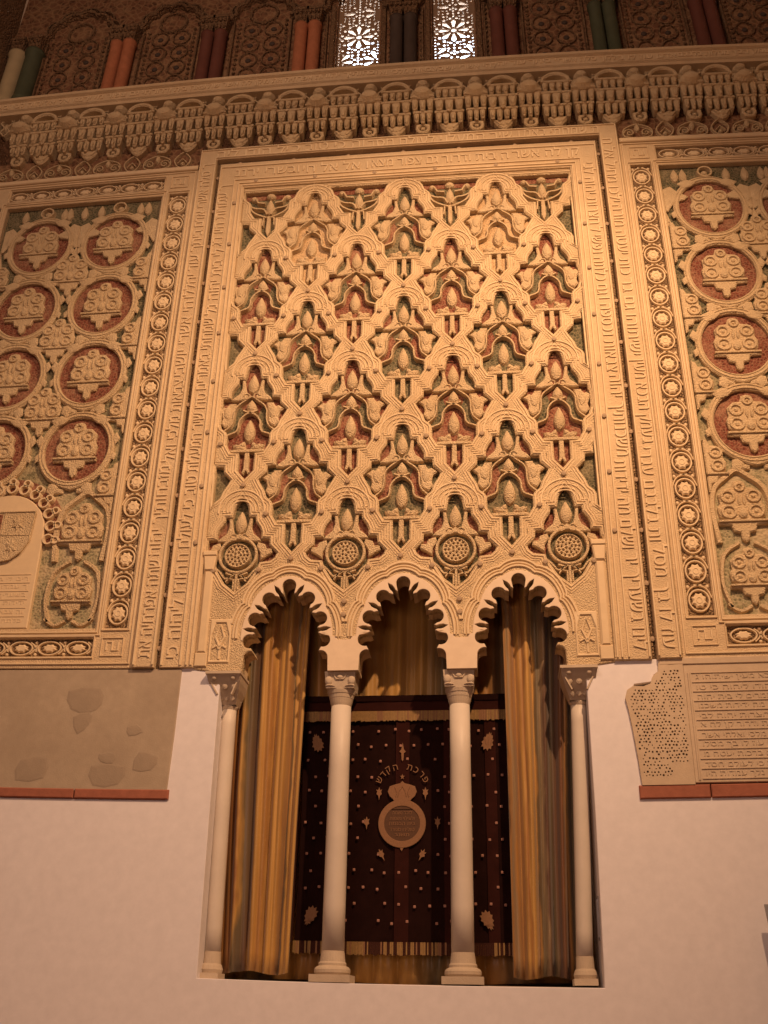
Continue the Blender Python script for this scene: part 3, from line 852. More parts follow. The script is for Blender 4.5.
obj('text_lines', b, 'smooth', AR)
b = MB()
for i in range(13):
    a = -.15 + (pi + .3) * i / 12
    for r, q_ in ((.425, .044), (.49, .030)):
        cx, cz = ax + r * math.cos(a), 5.35 + (r + .01) * math.sin(a)
        b.ridge(ell(cx, cz, q_, q_, 12), .011, .05, .05, True)
obj('chain_border', b, 'ridge', AR)
b = MB(); b.relief(ell(ax, 5.35, .53, .54, 30, -.2, pi + .2, False), [], .06, .044, 0); obj('red_ground', b, 'red', AR)

# ------------------------------------------------------------------ SCROLL BANDS below the frieze, beside the centre
for s in (-1, 1):
    E_ = empty('scroll_band', (s * 3.3, .05, 9.5), 'red-grounded carved scroll band under the stalactite frieze, %s of the centre' % ('left' if s < 0 else 'right'), 'carved band')
    a, c = (-4.45, -2.13) if s < 0 else (2.13, 4.7)
    b = MB(); b.relief(rect(a, c, 9.42, 9.475), [], .10, -.03, .008); obj('lower_fillet', b, 'smooth', E_)
    b = MB(); b.relief(rect(a, c, 9.47, 9.80), [], .10, .04, 0); obj('red_ground', b, 'arc', E_)
    x = a + .2; i = 0
    while x < min(c, 4.3) - .12:
        b = MB()
        if i % 2 == 0:
            for q_ in (-1, 1):
                b.ridge([(q_ * (.012 + .07 + .055 * (1 - t / 14) * math.cos(t * .75)), -.02 + .055 * (1 - t / 14) * math.sin(t * .75)) for t in range(14)], .009, .04, .03)
                b.ridge(smooth([(0, .10), (q_ * .08, .07), (q_ * .14, .02), (q_ * .13, -.07), (0, -.10)], 3), .010, .04, .03)
            b.pillow(tear(0, .0, .12, .03), .04, .035)
        else:
            b.ridge(smooth(both([(0, -.10), (.06, -.06), (.085, .02), (.04, .09), (0, .12)]), 3, True), .010, .04, .03, True)
            b.ridge([(-.05, -.03), (0, .03), (.05, -.03)], .009, .04, .03); b.pillow(tear(0, -.06, .0, .025), .04, .03)
        obj('scroll', b, 'cream', E_, local=True, loc=Vector((x, 0, 9.60)) - Vector(E_.location))
        x += .275; i += 1

# ------------------------------------------------------------------ STALACTITE FRIEZE
FR = empty('stalactite_frieze', (0, 0, 9.7), 'long stalactite-carved stucco frieze running across the wall above the three panels', 'frieze')
F0 = Vector(FR.location)
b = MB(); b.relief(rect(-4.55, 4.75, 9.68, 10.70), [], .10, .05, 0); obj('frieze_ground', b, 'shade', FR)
b = MB(); b.relief(rect(-4.75, -4.55, 9.4, 10.72), [], .10, -.01, .008); obj('end_border', b, 'cream', FR)
def slot_arch(cx, z0, z1, w):      # pointed opening
    h = z1 - z0
    return [(cx - w, z0), (cx + w, z0), (cx + w, z0 + h * .55), (cx + w * .6, z0 + h * .82), (cx, z1), (cx - w * .6, z0 + h * .82), (cx - w, z0 + h * .55)]
def tier(b, cx, z0, z1, hw, nslot, yf, drop=0):
    """one course of little pendants; the pointed gaps between them stay open to the dark ground"""
    n = nslot + 1; w = hw / n; h = z1 - z0
    for i in range(n):
        c = cx - hw + w + 2 * w * i; zb = z0 - (drop if i % 2 else 0)
        g = w * .90
        L = both([(0, zb), (g * .50, zb + h * .05), (g * .74, zb + h * .30), (g * .80, z0 + h * .62), (g * .92, z0 + h * .84), (w, z1), (0, z1)])
        b.relief(mv(L, c, 0), [], .05, yf, .012)
        b.pillow(mv(both([(0, zb + .015), (g * .42, zb + h * .16), (g * .52, z0 + h * .45), (0, z0 + h * .8)]), c, 0), yf, .024)
    b.relief([(cx - hw - .006, z1 - .018), (cx + hw + .006, z1 - .018), (cx + hw + .006, z1 + .012), (cx - hw - .006, z1 + .012)], [], .05, yf - .012, .008)
def hood_unit():
    b = MB()
    b.relief(both([(0, .0), (.035, .02), (.07, .06), (.10, .12), (.10, .145), (0, .145)]), [], .05, -.025, .014)
    b.pillow(ell(0, .085, .04, .04, 10), -.02, .018)
    b.ridge([(-.08, .12), (-.04, .06), (0, .10), (.04, .06), (.08, .12)], .009, -.02, .015)
    tier(b, 0, .125, .275, .145, 3, -.06, .02)
    tier(b, 0, .27, .43, .152, 2, -.095, .02)
    tier(b, 0, .44, .565, .145, 3, -.12)
    hood = ell(0, .55, .155, .15, 16, 0, pi, False); inn = ell(0, .55, .118, .10, 16, 0, pi, False)
    b.relief(hood + list(reversed(inn)), [], .05, -.145, .014)
    b.pillow(ell(0, .575, .115, .08, 14), -.0, .10)
    b.pillow(ell(0, .74, .045, .055, 12), .02, .10); b.pillow(ell(0, .69, .07, .03, 10), .02, .08)
    for s in (-1, 1): b.ridge(smooth([(s * .15, .54), (s * .19, .53), (s * .23, .57), (s * .27, .56)], 3), .016, .05, .14)
    return b
def bulb_unit():
    b = MB()
    b.relief(both([(0, .0), (.045, .01), (.075, .06), (.07, .13), (0, .145)]), [ell(0, .075, .04, .04, 14)], .05, -.035, .010)
    b.pillow([((.036 if i % 2 else .022) * math.cos(i * pi / 4), .075 + (.036 if i % 2 else .022) * math.sin(i * pi / 4)) for i in range(8)], .0, .035)
    tier(b, 0, .135, .275, .095, 2, -.07, .02)
    tier(b, 0, .28, .45, .118, 2, -.105, .015)
    b.pillow(ell(0, .50, .126, .088, 20), -.03, .165)
    for k in range(-2, 3): b.ridge([(k * .02, .575), (k * .035, .50), (k * .04, .45)], .005, -.165 + abs(k) * .018, .012)
    b.relief([(-.125, .44), (.125, .44), (.12, .47), (-.12, .47)], [], .05, -.14, .012)
    b.pillow(ell(0, .72, .082, .065, 16), .02, .13)
    b.pillow(ell(0, .62, .045, .035, 10), .02, .10)
    return b
HU, BU = hood_unit(), bulb_unit()
def fscale(b, k):
    o = MB(); o.f = b.f; o.m = b.m; o.v = [(x, y, z * k) for x, y, z in b.v]; return o
HU, BU = fscale(HU, .95), fscale(BU, .95)
x = -.375 - .553 * 7; i = 0
while x < 4.35:
    big = obj('shell_bracket', BU, 'cream', FR, local=True, loc=Vector((dx_(x, -.08), 0, 9.695)) - F0)
    if x + .2765 < 4.3: obj('hooded_niche', HU, 'cream', FR, local=True, loc=Vector((dx_(x + .2765, -.08), 0, 9.695)) - F0)
    x += .553
b = MB()   # carved foliage between the tops
xx = -4.45
while xx < 4.3:
    for q_ in (-1, 1):
        b.ridge(smooth([(xx, 10.20), (xx + q_ * .05, 10.27), (xx + q_ * .02, 10.34), (xx + q_ * .07, 10.41), (xx, 10.48)], 3), .012, .05, .07)
    b.pillow(tear(xx, 10.27, 10.42, .025), .05, .08)
    xx += .138
obj('foliage', b, 'cream', FR)
CO = empty('cornice', (0, 0, 10.44), 'projecting inscribed cornice along the top of the stalactite frieze, under the arcade', 'cornice')
b = MB()
prof = [(.10, 10.43), (-.09, 10.44), (-.10, 10.47), (-.12, 10.485), (-.12, 10.59), (-.15, 10.605), (-.155, 10.635), (-.13, 10.655), (.085, 10.67), (.085, 10.43)]
n = 26; xs = [-4.8 + 9.6 * i / n for i in range(n + 1)]
vs = [(x, y, z) for x in xs for y, z in prof]; k = len(prof)
fs = [(i * k + j, i * k + (j + 1) % k, (i + 1) * k + (j + 1) % k, (i + 1) * k + j) for i in range(n) for j in range(k)]
b.add(vs, [tuple(reversed(f)) for f in fs]); b.f[:] = [tuple(reversed(f)) for f in b.f]
obj('cornice_moulding', b, 'band', CO)
b = MB()
for i in range(14): letters(b, heb(13), .10, -4.3 + .62 * i, 10.538, -.12, 0, .010, .60)
obj('lettering', b, 'ridge', CO)

# ------------------------------------------------------------------ ARCADE with the lattice windows
YA = .05
AW = empty('arcade_wall', (0, .1, 10.75), 'dim painted stucco wall of blind arches above the cornice, around the lit windows', 'wall decoration')
b = MB()
b.relief(rect(-4.78, 4.78, 10.70, 13.3), [rect(a - .02, c + .02, 10.70001, 12.27) for a, c in []], .10, .098, 0) if False else None
wins = [rect(a - .0, c + .0, 10.60, 12.26, .5) for a, c in WIN]
b.relief(rect(-4.78, 4.78, 10.60, 13.3), wins, .10, .085, 0)
obj('painted_ground', b, 'arc', AW)
PAIRS = [(-4.50, 'pale'), (-3.29, 'orange'), (-2.20, 'maroon'), (-1.11, 'orange'), (-.03, 'dark'), (1.08, 'maroon'), (2.17, 'green'), (3.28, 'maroon'), (4.36, 'dark')]
# arch bands and borders of each bay
b = MB(); g2 = MB()
for i in range(len(PAIRS) - 1):
    xl, xr = PAIRS[i][0] + .19, PAIRS[i + 1][0] - .19
    c = (xl + xr) / 2; hw = (xr - xl) / 2
    P = []
    for t in range(91):
        a = pi * t / 90; o = .05 * abs(math.sin(a * 5.5)) ** .7
        P.append((c + (hw - .03 + o) * math.cos(a), 11.86 + (hw + .0 + o) * math.sin(a)))
    b.ridge(P, .028, .085, .07); b.ridge([(px_ + (px_ - c) * .18, 11.86 + (pz_ - 11.86) * 1.18) for px_, pz_ in P], .018, .085, .05)
    for x in (xl + .02, xr - .02): b.ridge(dens([(x, 10.74), (x, 11.84)], .4, False), .014, .085, .04)
    if i not in (3, 4):
        for s in (-1, 1):
            for kz in range(14): b.pillow(ell(c + s * (hw - .08), 10.82 + kz * .078, .022, .026, 6), .085, .03)
        # interlaced roundels on the blind panels
        for kz in range(4):
            for kx in (-1, 1):
                cx, cz = c + kx * hw * .36, 10.92 + kz * .26
                b.ridge(ell(cx, cz, .10, .12, 14), .012, .085, .022, True)
                g2.pillow(ell(cx, cz, .035, .035, 8), .085, .02)
        b.ridge(ell(c, 11.98, .16, .17, 20), .02, .085, .03, True)
    else:
        a0, a1 = WIN[i - 3]
        for s, x in ((-1, a0 - .045), (1, a1 + .045)):
            b.ridge(dens([(x, 10.74), (x, 12.0)], .4, False), .035, .085, .03)
            for kz in range(14): b.pillow(ell(x + s * .075, 10.80 + kz * .08, .02, .028, 6), .085, .03)
obj('arch_band', b, 'arcplain', AW)
obj('boss', g2, 'c_dark', AW)
names = {'orange': 'orange-red', 'maroon': 'maroon', 'dark': 'blackish', 'green': 'dark green', 'pale': 'pale and green'}
where = ['at the far left end of the arcade', 'second pair from the left end of the arcade', 'third pair from the left end of the arcade', 'just left of the left lit window', 'between the two lit windows',
         'just right of the right lit window', 'second pair right of the right lit window', 'third pair right of the right lit window', 'at the far right end']
for (x, col), w in zip(PAIRS[:8], where):
    E_ = empty('twin_columns', (x, .05, 10.76), '%s painted twin columns %s' % (names[col], w), 'columns', 'twin columns of the blind arcade')
    big = col == 'pale'
    for s in (-1, 1):
        c = 'c_' + col
        if big and s > 0: c = 'c_green'
        b = MB(); r = .078 if not big else .11
        b.lathe(x + s * r * .98, .03, [(r * 1.05, 10.74), (r * 1.05, 10.80), (r * .93, 10.82), (r * .93, 11.56), (r * 1.08, 11.58), (r * 1.08, 11.62)], 20)
        obj('column_shaft', b, c, E_, True)
        b = MB(); cx = x + s * r
        b.frustum(cx, .03, 11.62, 11.80, .06, .06, .088, .088)
        for t in (-1, 0, 1):
            b.pillow(ell(cx + t * .045, 11.68, .02, .045, 8), -.035, .03); b.pillow(ell(cx + t * .05, 11.76, .024, .03, 8), -.055, .03)
        b.box(cx - .09, cx + .09, -.07, .1, 11.80, 11.85)
        obj('capital', b, 'arcplain', E_)
# windows
def win_holes(x0, x1, z0, z1):
    cx = (x0 + x1) / 2; W = x1 - x0; hs = []; used = []
    def inside(P):
        for x, z in P:
            m = .012 if z < 11.80 or z > 11.96 else .06
            if not (x0 + m < x < x1 - m and z0 + .02 < z < z1 - .02): return False
        return True
    def clash(P):
        c = (sum(p[0] for p in P) / len(P), sum(p[1] for p in P) / len(P)); r = max(math.hypot(p[0] - c[0], p[1] - c[1]) for p in P)
        for Q in used:
            for p in P:
                if pip(p, Q): return True
            for p in Q:
                if pip(p, P): return True
            for i in range(len(P)):
                for j in range(len(Q)):
                    if seg(P[i - 1], P[i], Q[j - 1], Q[j]): return True
        return False
    def put(P):
        if inside(P) and not clash(grow(P, .003)): used.append(P)
    def petal(c, a, r0, r1, w0, w1):
        d = (math.cos(a), math.sin(a)); n = (-d[1], d[0]); rm = r0 + (r1 - r0) * .72
        pt = lambda r, w: (c[0] + d[0] * r + n[0] * w, c[1] + (d[1] * r + n[1] * w) * 1.12)
        return [pt(r0, -w0), pt(rm, -w1), pt(r1, 0), pt(rm, w1), pt(r0, w0)]
    for k in range(4):
        c = (cx, z0 + .55 + k * .84)
        if c[1] > z1: break
        put(ell(c[0], c[1], .033, .037, 10))
        for i in range(16): put(petal(c, pi / 2 + i * pi / 8, .044, .182, .008, .030))
        for i in range(16): put(ell(c[0] + .192 * math.cos(pi / 2 + (i + .5) * pi / 8), c[1] + .218 * math.sin(pi / 2 + (i + .5) * pi / 8), .021, .023, 6))
    for k in range(4):
        for xx in (x0 + .03, x1 - .03):
            c = (xx, z0 + .13 + k * .84)
            put(ell(c[0], c[1], .024, .028, 8))
            for i in range(16): put(petal(c, i * pi / 8, .036, .17, .007, .028))
            for i in range(16): put(ell(c[0] + .18 * math.cos((i + .5) * pi / 8), c[1] + .205 * math.sin((i + .5) * pi / 8), .019, .021, 6))
    for zz in [z0 + .05 + i * .05 for i in range(60)]:
        for xx in (x0 + .022, x1 - .022, cx): put(ell(xx, zz, .015, .024, 6))
        for xx in [x0 + .03 + i * (W - .06) / 9 for i in range(10)]: put(ell(xx, zz, .014, .016, 6))
    return used
def seg(a, b, c, d):
    o = lambda p, q_, r: (q_[0] - p[0]) * (r[1] - p[1]) - (q_[1] - p[1]) * (r[0] - p[0])
    return o(a, b, c) * o(a, b, d) < 0 and o(c, d, a) * o(c, d, b) < 0
def pip(p, Q):
    r = False
    for i in range(len(Q)):
        a, b2 = Q[i - 1], Q[i]
        if (a[1] > p[1]) != (b2[1] > p[1]) and p[0] < (b2[0] - a[0]) * (p[1] - a[1]) / (b2[1] - a[1]) + a[0]: r = not r
    return r
for i, (a, c) in enumerate(WIN):
    b = MB()
    b.relief(rect(a - .01, c + .01, 10.55, 12.25, .5), win_holes(a, c, 10.955, 12.25), .15, .135, 0)
    wn = struct('window_%d' % (i + 1), b, 'lattice')
    wn['label'] = 'pierced star-pattern lattice window'

# ------------------------------------------------------------------ COLUMNS of the ark
def mid_column(x, label):
    y = .15
    E_ = empty('marble_column', (x, y, 1.885), label, 'column', 'slender columns of the niche')
    b = MB(); b.box(x - .142, x + .142, y - .14, y + .14, 1.882, 1.932)
    b.lathe(x, y, [(.118, 1.932), (.127, 1.947), (.127, 1.968), (.118, 1.982), (.098, 1.992), (.098, 2.008), (.090, 2.02), (.081, 2.09)], 28)
    obj('base', b, 'marbleold', E_, False)
    b = MB(); b.lathe(x, y, [(.080, 2.09), (.080, 2.4), (.079, 2.9), (.077, 3.4), (.076, 3.86)], 36)
    obj('shaft', b, 'marble', E_, True)
    b = MB(); b.lathe(x, y, [(.076, 3.85), (.082, 3.87), (.090, 3.905), (.093, 3.91), (.098, 3.935), (.103, 3.94), (.110, 3.965), (.110, 3.975)], 28)
    b.frustum(x, y, 3.972, 4.10, .108, .108, .120, .120)
    for s in (-1, 1):
        b.pillow(ell(x + s * .088, 4.03, .030, .040, 12), y - .106, .024)
        b.pillow([(x + s * .035, 3.985), (x + s * .115, 3.985), (x + s * .10, 4.01)], y - .105, .018)
    b.pillow(ell(x, 4.055, .026, .020, 10), y - .112, .020)
    b.ridge([(x - .055, 4.08), (x - .028, 4.04), (x + .028, 4.04), (x + .055, 4.08)], .007, y - .112, .013)
    obj('capital', b, 'marbleold', E_)
mid_column(-.462, 'white marble column with curled capital left of the velvet curtain medallion')
mid_column(.447, 'white marble column with curled capital right of the velvet curtain medallion')
def side_column(xb, xt, cx, label):
    y = .19
    E_ = empty('marble_column', (xb, y, 1.885), label, 'column', 'engaged columns of the niche')
    b = MB(); b.box(xb - .085, xb + .075, y - .10, y + .10, 1.882, 1.925)
    b.lathe(xb, y, [(.076, 1.925), (.082, 1.95), (.074, 1.975), (.064, 1.99), (.060, 2.07)], 24)
    obj('base', b, 'marbleold', E_)
    b = MB(); n = 10; prof = [(.058, 2.05 + (3.90 - 2.05) * i / n) for i in range(n + 1)]
    b.lathe(xb, y, prof, 28)
    b.v = [(vx + (xt - xb) * (vz - 2.05) / 1.85, vy, vz) for vx, vy, vz in b.v]
    obj('shaft', b, 'marble', E_, True)
    b = MB()
    b.lathe(xt, y, [(.060, 3.84), (.070, 3.86), (.064, 3.875)], 24)
    steps = [(3.87, .066), (3.92, .085), (3.97, .108), (4.02, .125), (4.07, .135)]
    for (z0, w0), (z1, w1) in zip(steps, steps[1:]):
        vs = []
        for z, w in ((z0, w0), (z1, w1)):
            t = (z - 3.87) / .2; c = xt + (cx - xt) * t; yy = y - .09 * t; vs += [(c - w, yy - w, z), (c + w, yy - w, z), (c + w, yy + w, z), (c - w, yy + w, z)]
        b.add(vs, [(0, 1, 5, 4), (1, 2, 6, 5), (2, 3, 7, 6), (3, 0, 4, 7)])
    b.box(cx - .14, cx + .14, y - .24, y + .06, 4.07, 4.092)
    for k in (-1, 0, 1):
        b.pillow(mv(tear(0, 0, .13, .03), xt + k * .045, 3.885), y - .085, .03)
        b.pillow(mv(tear(0, 0, .09, .028), (xt + cx) / 2 + k * .07, 3.96), y - .155, .025)
    for k in (-1, 1):
        b.pillow(ell(cx + k * .075, 4.045, .022, .020, 10), y - .20, .022)
        b.ridge(smooth([(cx + k * .125, 4.065), (cx + k * .095, 4.0), (xt + k * .055, 3.92)], 3), .009, y - .16, .03)
    obj('capital', b, 'marbleold', E_)
side_column(-1.337, -1.355, -1.365, 'weathered engaged column at the left jamb of the niche')
side_column(1.282, 1.345, 1.345, 'greyish engaged column at the right jamb of the niche')
# small slot plate in the right jamb
b = MB(); b.box(1.385, 1.398, .10, .16, 2.17, 2.46); b.box(1.375, 1.386, .115, .145, 2.19, 2.44)
tag(obj('socket_plate', b, 'steel'), 'small upright metal plate on the right jamb of the niche', 'plate')

# ------------------------------------------------------------------ CURTAINS and VELVET
def sheet(x0t, x1t, x0b, x1b, zt, zb, y, amp, folds, seed, nx=90, nz=26, mid=None, gather=0):
    b = MB(); b.uv = []; rr = random.Random(seed); ph = [rr.uniform(0, 6.28) for _ in range(6)]
    for j in range(nz + 1):
        v = j / nz
        for i in range(nx + 1):
            u = i / nx; xa = x0t + (x0b - x0t) * v; xb = x1t + (x1b - x1t) * v
            if mid: xa += mid[0] * math.sin(pi * v); xb += mid[1] * math.sin(pi * v)
            uu = u + .012 * math.sin(7 * u + 3 * v + ph[0])
            x = xa + (xb - xa) * uu
            yy = y + amp * (.6 * math.sin(2 * pi * folds * u + .9 * v + ph[1]) + .3 * math.sin(2 * pi * folds * 2.3 * u + ph[2] - 1.1 * v) + .22 * math.sin(2 * pi * folds * .6 * u + 4 * v + ph[3]))
            z = zt + (zb - zt) * v + (.012 * math.sin(9 * u + ph[3]) if amp > .02 else 0) * v
            b.v.append((x, yy, z)); b.uv.append((u + .010 * math.sin(9 * v + ph[4]) + .008 * math.sin(21 * v + ph[5]), v))
    for j in range(nz):
        for i in range(nx):
            a = j * (nx + 1) + i; b.f.append((a, a + nx + 1, a + nx + 2, a + 1)); b.m.append(0)
    return b
YC = .37
def curtain(name, b, mat, label, group=None):
    o = obj(name, b, mat, None, True)
    so = o.modifiers.new('thick', 'SOLIDIFY'); so.thickness = .006; so.offset = 1
    return tag(o, label, 'curtain', group)
XD = lambda x, y=YC: dx_(x, y)
ZD = lambda z, y=YC: dz_(z, y)
curtain('silk_curtain', sheet(XD(-1.34), XD(-.70), XD(-1.27), XD(-.735), 5.5, ZD(1.93), YC, .05, 4.2, 3, mid=(-.02, 0)), 'curt_l', 'gold and brown striped silk curtain hanging in the left arch')
curtain('silk_curtain', sheet(XD(.78), XD(1.42), XD(.79), XD(1.25), 5.5, ZD(1.925), YC, .05, 4.0, 11, mid=(.01, -.03)), 'curt_r', 'gold and brown striped silk curtain hanging in the right arch')
curtain('silk_curtain', sheet(-1.37, 1.375, -1.37, 1.375, 5.55, 1.90, .62, .04, 13, 5, nx=220), 'curt_b', 'striped silk curtain at the back, seen above and below the velvet cloth')

VC = empty('ark_cloth', (.04, .56, ZD(2.2, .56)), 'dark brown velvet cloth with pink dots and a gold emblem behind the two columns', 'cloth')
YV = .50
vx0, vx1 = XD(-.72, YV), XD(.80, YV); vzt, vzb = ZD(3.875, YV), ZD(2.135, YV)
def vsheet(x0, x1, z1, z0, y, amp, folds, nx=80, nz=14, seed=2):
    return sheet(x0, x1, x0, x1, z1, z0, y, amp, folds, seed, nx, nz)
b = vsheet(vx0, vx1, vzt, vzb, YV, .006, 5); o = obj('velvet_field', b, 'velvet', VC, True)
b = MB()
for c0, w in ((-.02, .10), (.33, .10), (.63, .08), (-.5, .08)):
    b.add([(XD(c0, YV), YV - .012, vzb), (XD(c0 + w, YV), YV - .012, vzb), (XD(c0 + w, YV), YV - .012, ZD(3.7, YV)), (XD(c0, YV), YV - .012, ZD(3.7, YV))], [(0, 1, 2, 3)])
obj('velvet_stripe', b, 'velvetlight', VC)
b = vsheet(vx0 - .004, vx1 + .004, vzt, ZD(3.755, YV), YV - .018, .004, 5, 60, 4); obj('valance', b, 'velvetlight', VC, True)
b = vsheet(vx0 - .004, vx1 + .004, vzt + .01, ZD(3.84, YV), YV - .026, .004, 5, 60, 4); obj('valance_band', b, 'velvet', VC, True)
def fringe(z1, z0, y, gap, seed):
    b = MB(); rr = random.Random(seed); x = vx0
    while x < vx1 - .004:
        w = rr.uniform(.008, .013); zz = z0 + rr.uniform(-.006, .006)
        b.box(x, x + w, y, y + .008, zz, z1, rr.choice(gap)); x += w + .0015
    return b
o = obj('top_fringe', fringe(ZD(3.765, YV), ZD(3.69, YV), YV - .026, (0, 0, 0, 1), 1), ['fringe', 'gilt'], VC); o['kind'] = 'stuff'
o = obj('bottom_fringe', fringe(ZD(2.145, YV), ZD(2.062, YV), YV - .014, (0, 0, 1, 2, 2, 2), 2), ['fringe', 'gilt', 'darkthread'], VC); o['kind'] = 'stuff'
# embroidery: pixel-free layout in the cloth's own grid
b = MB(); y = YV - .016
def D(x, z): return XD(x, YV), ZD(z, YV)
EX, EZ = .030, 3.02       # emblem centre
i = 0
rr = random.Random(4)
for r in range(13):
    z = 3.62 - r * .112
    for c in range(15):
        x = -.66 + c * .104 + (.052 if r % 2 else 0) + rr.uniform(-.012, .012)
        zz = z + rr.uniform(-.012, .012)
        if not (-.68 < x < .77) or (c + r // 2) % 1: continue
        if math.hypot((x - EX) / .24, (zz - EZ) / .36) < 1: continue
        if (c % 2 == 0) and rr.random() < .25: continue
        if any(math.hypot(x - cx, zz - cz) < .085 for cx, cz in ((-.60, 3.53), (.64, 3.53), (-.60, 2.31), (.62, 2.29))): continue
        X_, Z_ = D(x, zz); b.pillow([(X_ + (.0135 if k % 2 else .0105) * math.cos(k * pi / 4), Z_ + (.0135 if k % 2 else .0105) * math.sin(k * pi / 4)) for k in range(8)], y, .004)
obj('dot_embroidery', b, 'dot', VC)
def emb(outline): return [D(EX + x * 1.08, EZ + z * 1.1) for x, z in outline]
b = MB()
body = ell(0, -.07, .158, .155, 40, pi * .5 + .36, 2.5 * pi - .36, False)
body = body + [(.062, .085), (.085, .105), (.098, .135), (.085, .17), (.05, .182), (.015, .19), (0, .205), (-.015, .19), (-.05, .182), (-.085, .17), (-.098, .135), (-.085, .105), (-.062, .085)]
b.relief(emb(body), [emb(ell(0, -.07, .118, .112, 32))], y + .002, y - .006, .003)
b.relief(emb(mv([(-.012, 0), (0, -.02), (.012, 0)], 0, -.225)), [], y, y - .006, 0)
for s in (-1, 1):
    b.ridge(emb([(0, .17), (s * .02, .14), (s * .03, .10)]), .004, y - .006, .004); b.ridge(emb([(s * .05, .165), (s * .035, .13), (s * .045, .1)]), .003, y - .006, .004)
for cz, w in ((.232, .014),):
    b.relief(emb([(w * (1 if k % 2 == 0 else .42) * math.sin(k * pi / 5) * 1.2, cz + w * (1 if k % 2 == 0 else .42) * math.cos(k * pi / 5) * 1.4) for k in range(10)]), [], y, y - .006, 0)
b.relief(emb([(0, .46), (.009, .415), (.022, .40), (.009, .39), (.006, .345), (0, .335), (-.006, .345), (-.009, .39), (-.022, .40), (-.009, .415)]), [], y, y - .006, 0)
# arched word around the crown
word = 'פרכת הקדש'[::-1]
for k, ch in enumerate(word):
    if ch == ' ': continue
    a = pi * (1.0 - (k + .75) / (len(word) + .5)); a = pi / 2 + (a - pi / 2) * .86
    px_, pz_ = .185 * math.cos(a), .165 + .165 * math.sin(a)
    X_, Z_ = D(EX + px_, EZ + pz_); letters(b, ch, .072, X_, Z_, y, a - pi / 2, .005)
# six small tulips round it
for px_, pz_, r0 in ((-.155, .12, 0), (.155, .12, 0), (-.235, -.07, 0), (.235, -.07, 0), (-.13, -.27, .5), (.13, -.27, -.5)):
    L = [(0, -.04), (.006, -.01), (.018, .0), (.013, .015), (.02, .03), (.007, .025), (0, .045), (-.007, .025), (-.02, .03), (-.013, .015), (-.018, 0), (-.006, -.01)]
    L = [(a_ * math.cos(r0) - c_ * math.sin(r0), a_ * math.sin(r0) + c_ * math.cos(r0)) for a_, c_ in L]
    b.relief(emb(mv(L, px_, pz_)), [], y, y - .005, 0)
EM = obj('emblem', b, 'gilt', VC)
b = MB(); b.relief(emb(ell(0, -.07, .12, .114, 28)), [], y + .002, y - .001, 0); obj('emblem_field', b, 'emblemfill', VC)
b = MB()
for k, (t, wd) in enumerate((('לזכר נשמת', .15), ('ולעילוי נשמות', .19), ('בית הכנסת', .20), ('טולידו ספרד', .19), ('תשנב', .11))):
    X_, Z_ = D(EX, EZ - .0 - k * .039); letters(b, t[::-1], .038, X_, Z_, y, 0, .004, wd)
for k in range(2): b.ridge([D(EX - .075 + k * .0, EZ + .022), D(EX + .075, EZ + .022)], .002, y, .004)
obj('emblem_text', b, 'gilt', VC)
for cx, cz, r0 in ((-.605, 3.53, .3), (.655, 3.53, -.3), (-.605, 2.31, 2.7), (.625, 2.29, -2.7)):
    b = MB(); n = 24; c_, s_ = math.cos(r0), math.sin(r0)
    L = []
    for k in range(n):
        a = 2 * pi * k / n; r = (.050 if k % 2 else .038)
        p = (r * .85 * math.cos(a) * (1 - .35 * math.sin(a)), r * 1.45 * math.sin(a)); L.append((p[0] * c_ - p[1] * s_, p[0] * s_ + p[1] * c_))
    L = [D(cx + p[0], cz + p[1]) for p in L]
    b.relief(L, [], y + .002, y - .005, 0)
    for k in range(-1, 2): b.ridge([D(cx + .015 * k * c_, cz - .03 + .015 * k * s_), D(cx + .03 * k - .02 * s_, cz + .035 * c_)], .0025, y - .005, .003)
    obj('corner_ornament', b, 'gilt', VC)
b = MB()   # rod cord at the cloth's sides
for x in (vx0 - .012, vx1 + .012): b.box(x - .006, x + .006, YV - .02, YV, vzb, vzt + .03, 0, 1, 6)
obj('side_cord', b, 'darkthread', VC)

# ------------------------------------------------------------------ LOWER SLABS
SL = empty('stone_slab', (-3.0, .05, 3.2), 'plain worn beige stone slab above the left brick ledge', 'slab')
b = MB(); b.relief(dens([(-4.75, 3.175), (-1.735, 3.165), (-1.72, 3.6), (-1.712, 4.125), (-4.75, 4.125)], .3), [], .10, .0, .006)
obj('slab_face', b, 'slab', SL)
b = MB()
for P in ([(-2.62, 3.95), (-2.36, 3.97), (-2.33, 3.84), (-2.43, 3.77), (-2.58, 3.8)], [(-2.55, 3.74), (-2.42, 3.78), (-2.40, 3.7), (-2.5, 3.6)],
          [(-1.98, 3.47), (-1.83, 3.43), (-1.87, 3.33), (-2.02, 3.33)], [(-2.35, 3.36), (-2.08, 3.36), (-2.12, 3.22), (-2.32, 3.21)], [(-2.93, 3.4), (-2.72, 3.42), (-2.72, 3.26), (-2.95, 3.24)], [(-2.3, 3.45), (-2.17, 3.46), (-2.18, 3.38), (-2.28, 3.39)], [(-2.1, 3.66), (-2.02, 3.68), (-1.97, 3.62), (-2.08, 3.59)]):
    b = MB(); b.pillow(smooth(P, 2, True), -.001, .003); obj('repair_patch', b, 'patch', SL)
def bricks(x0, x1, z0, z1, cuts, label):
    E_ = empty('brick_ledge', ((x0 + x1) / 2, .05, z0), label, 'brick ledge')
    c = [x0] + cuts + [x1]
    for a, d in zip(c, c[1:]):
        b = MB(); b.relief(rect(a + .004, d - .004, z0, z1, .25), [], .10, -.008, .008); obj('brick', b, 'brick', E_)
bricks(-4.75, -1.712, 3.112, 3.185, [-3.6, -2.46], 'thin red brick ledge under the left stone slab')
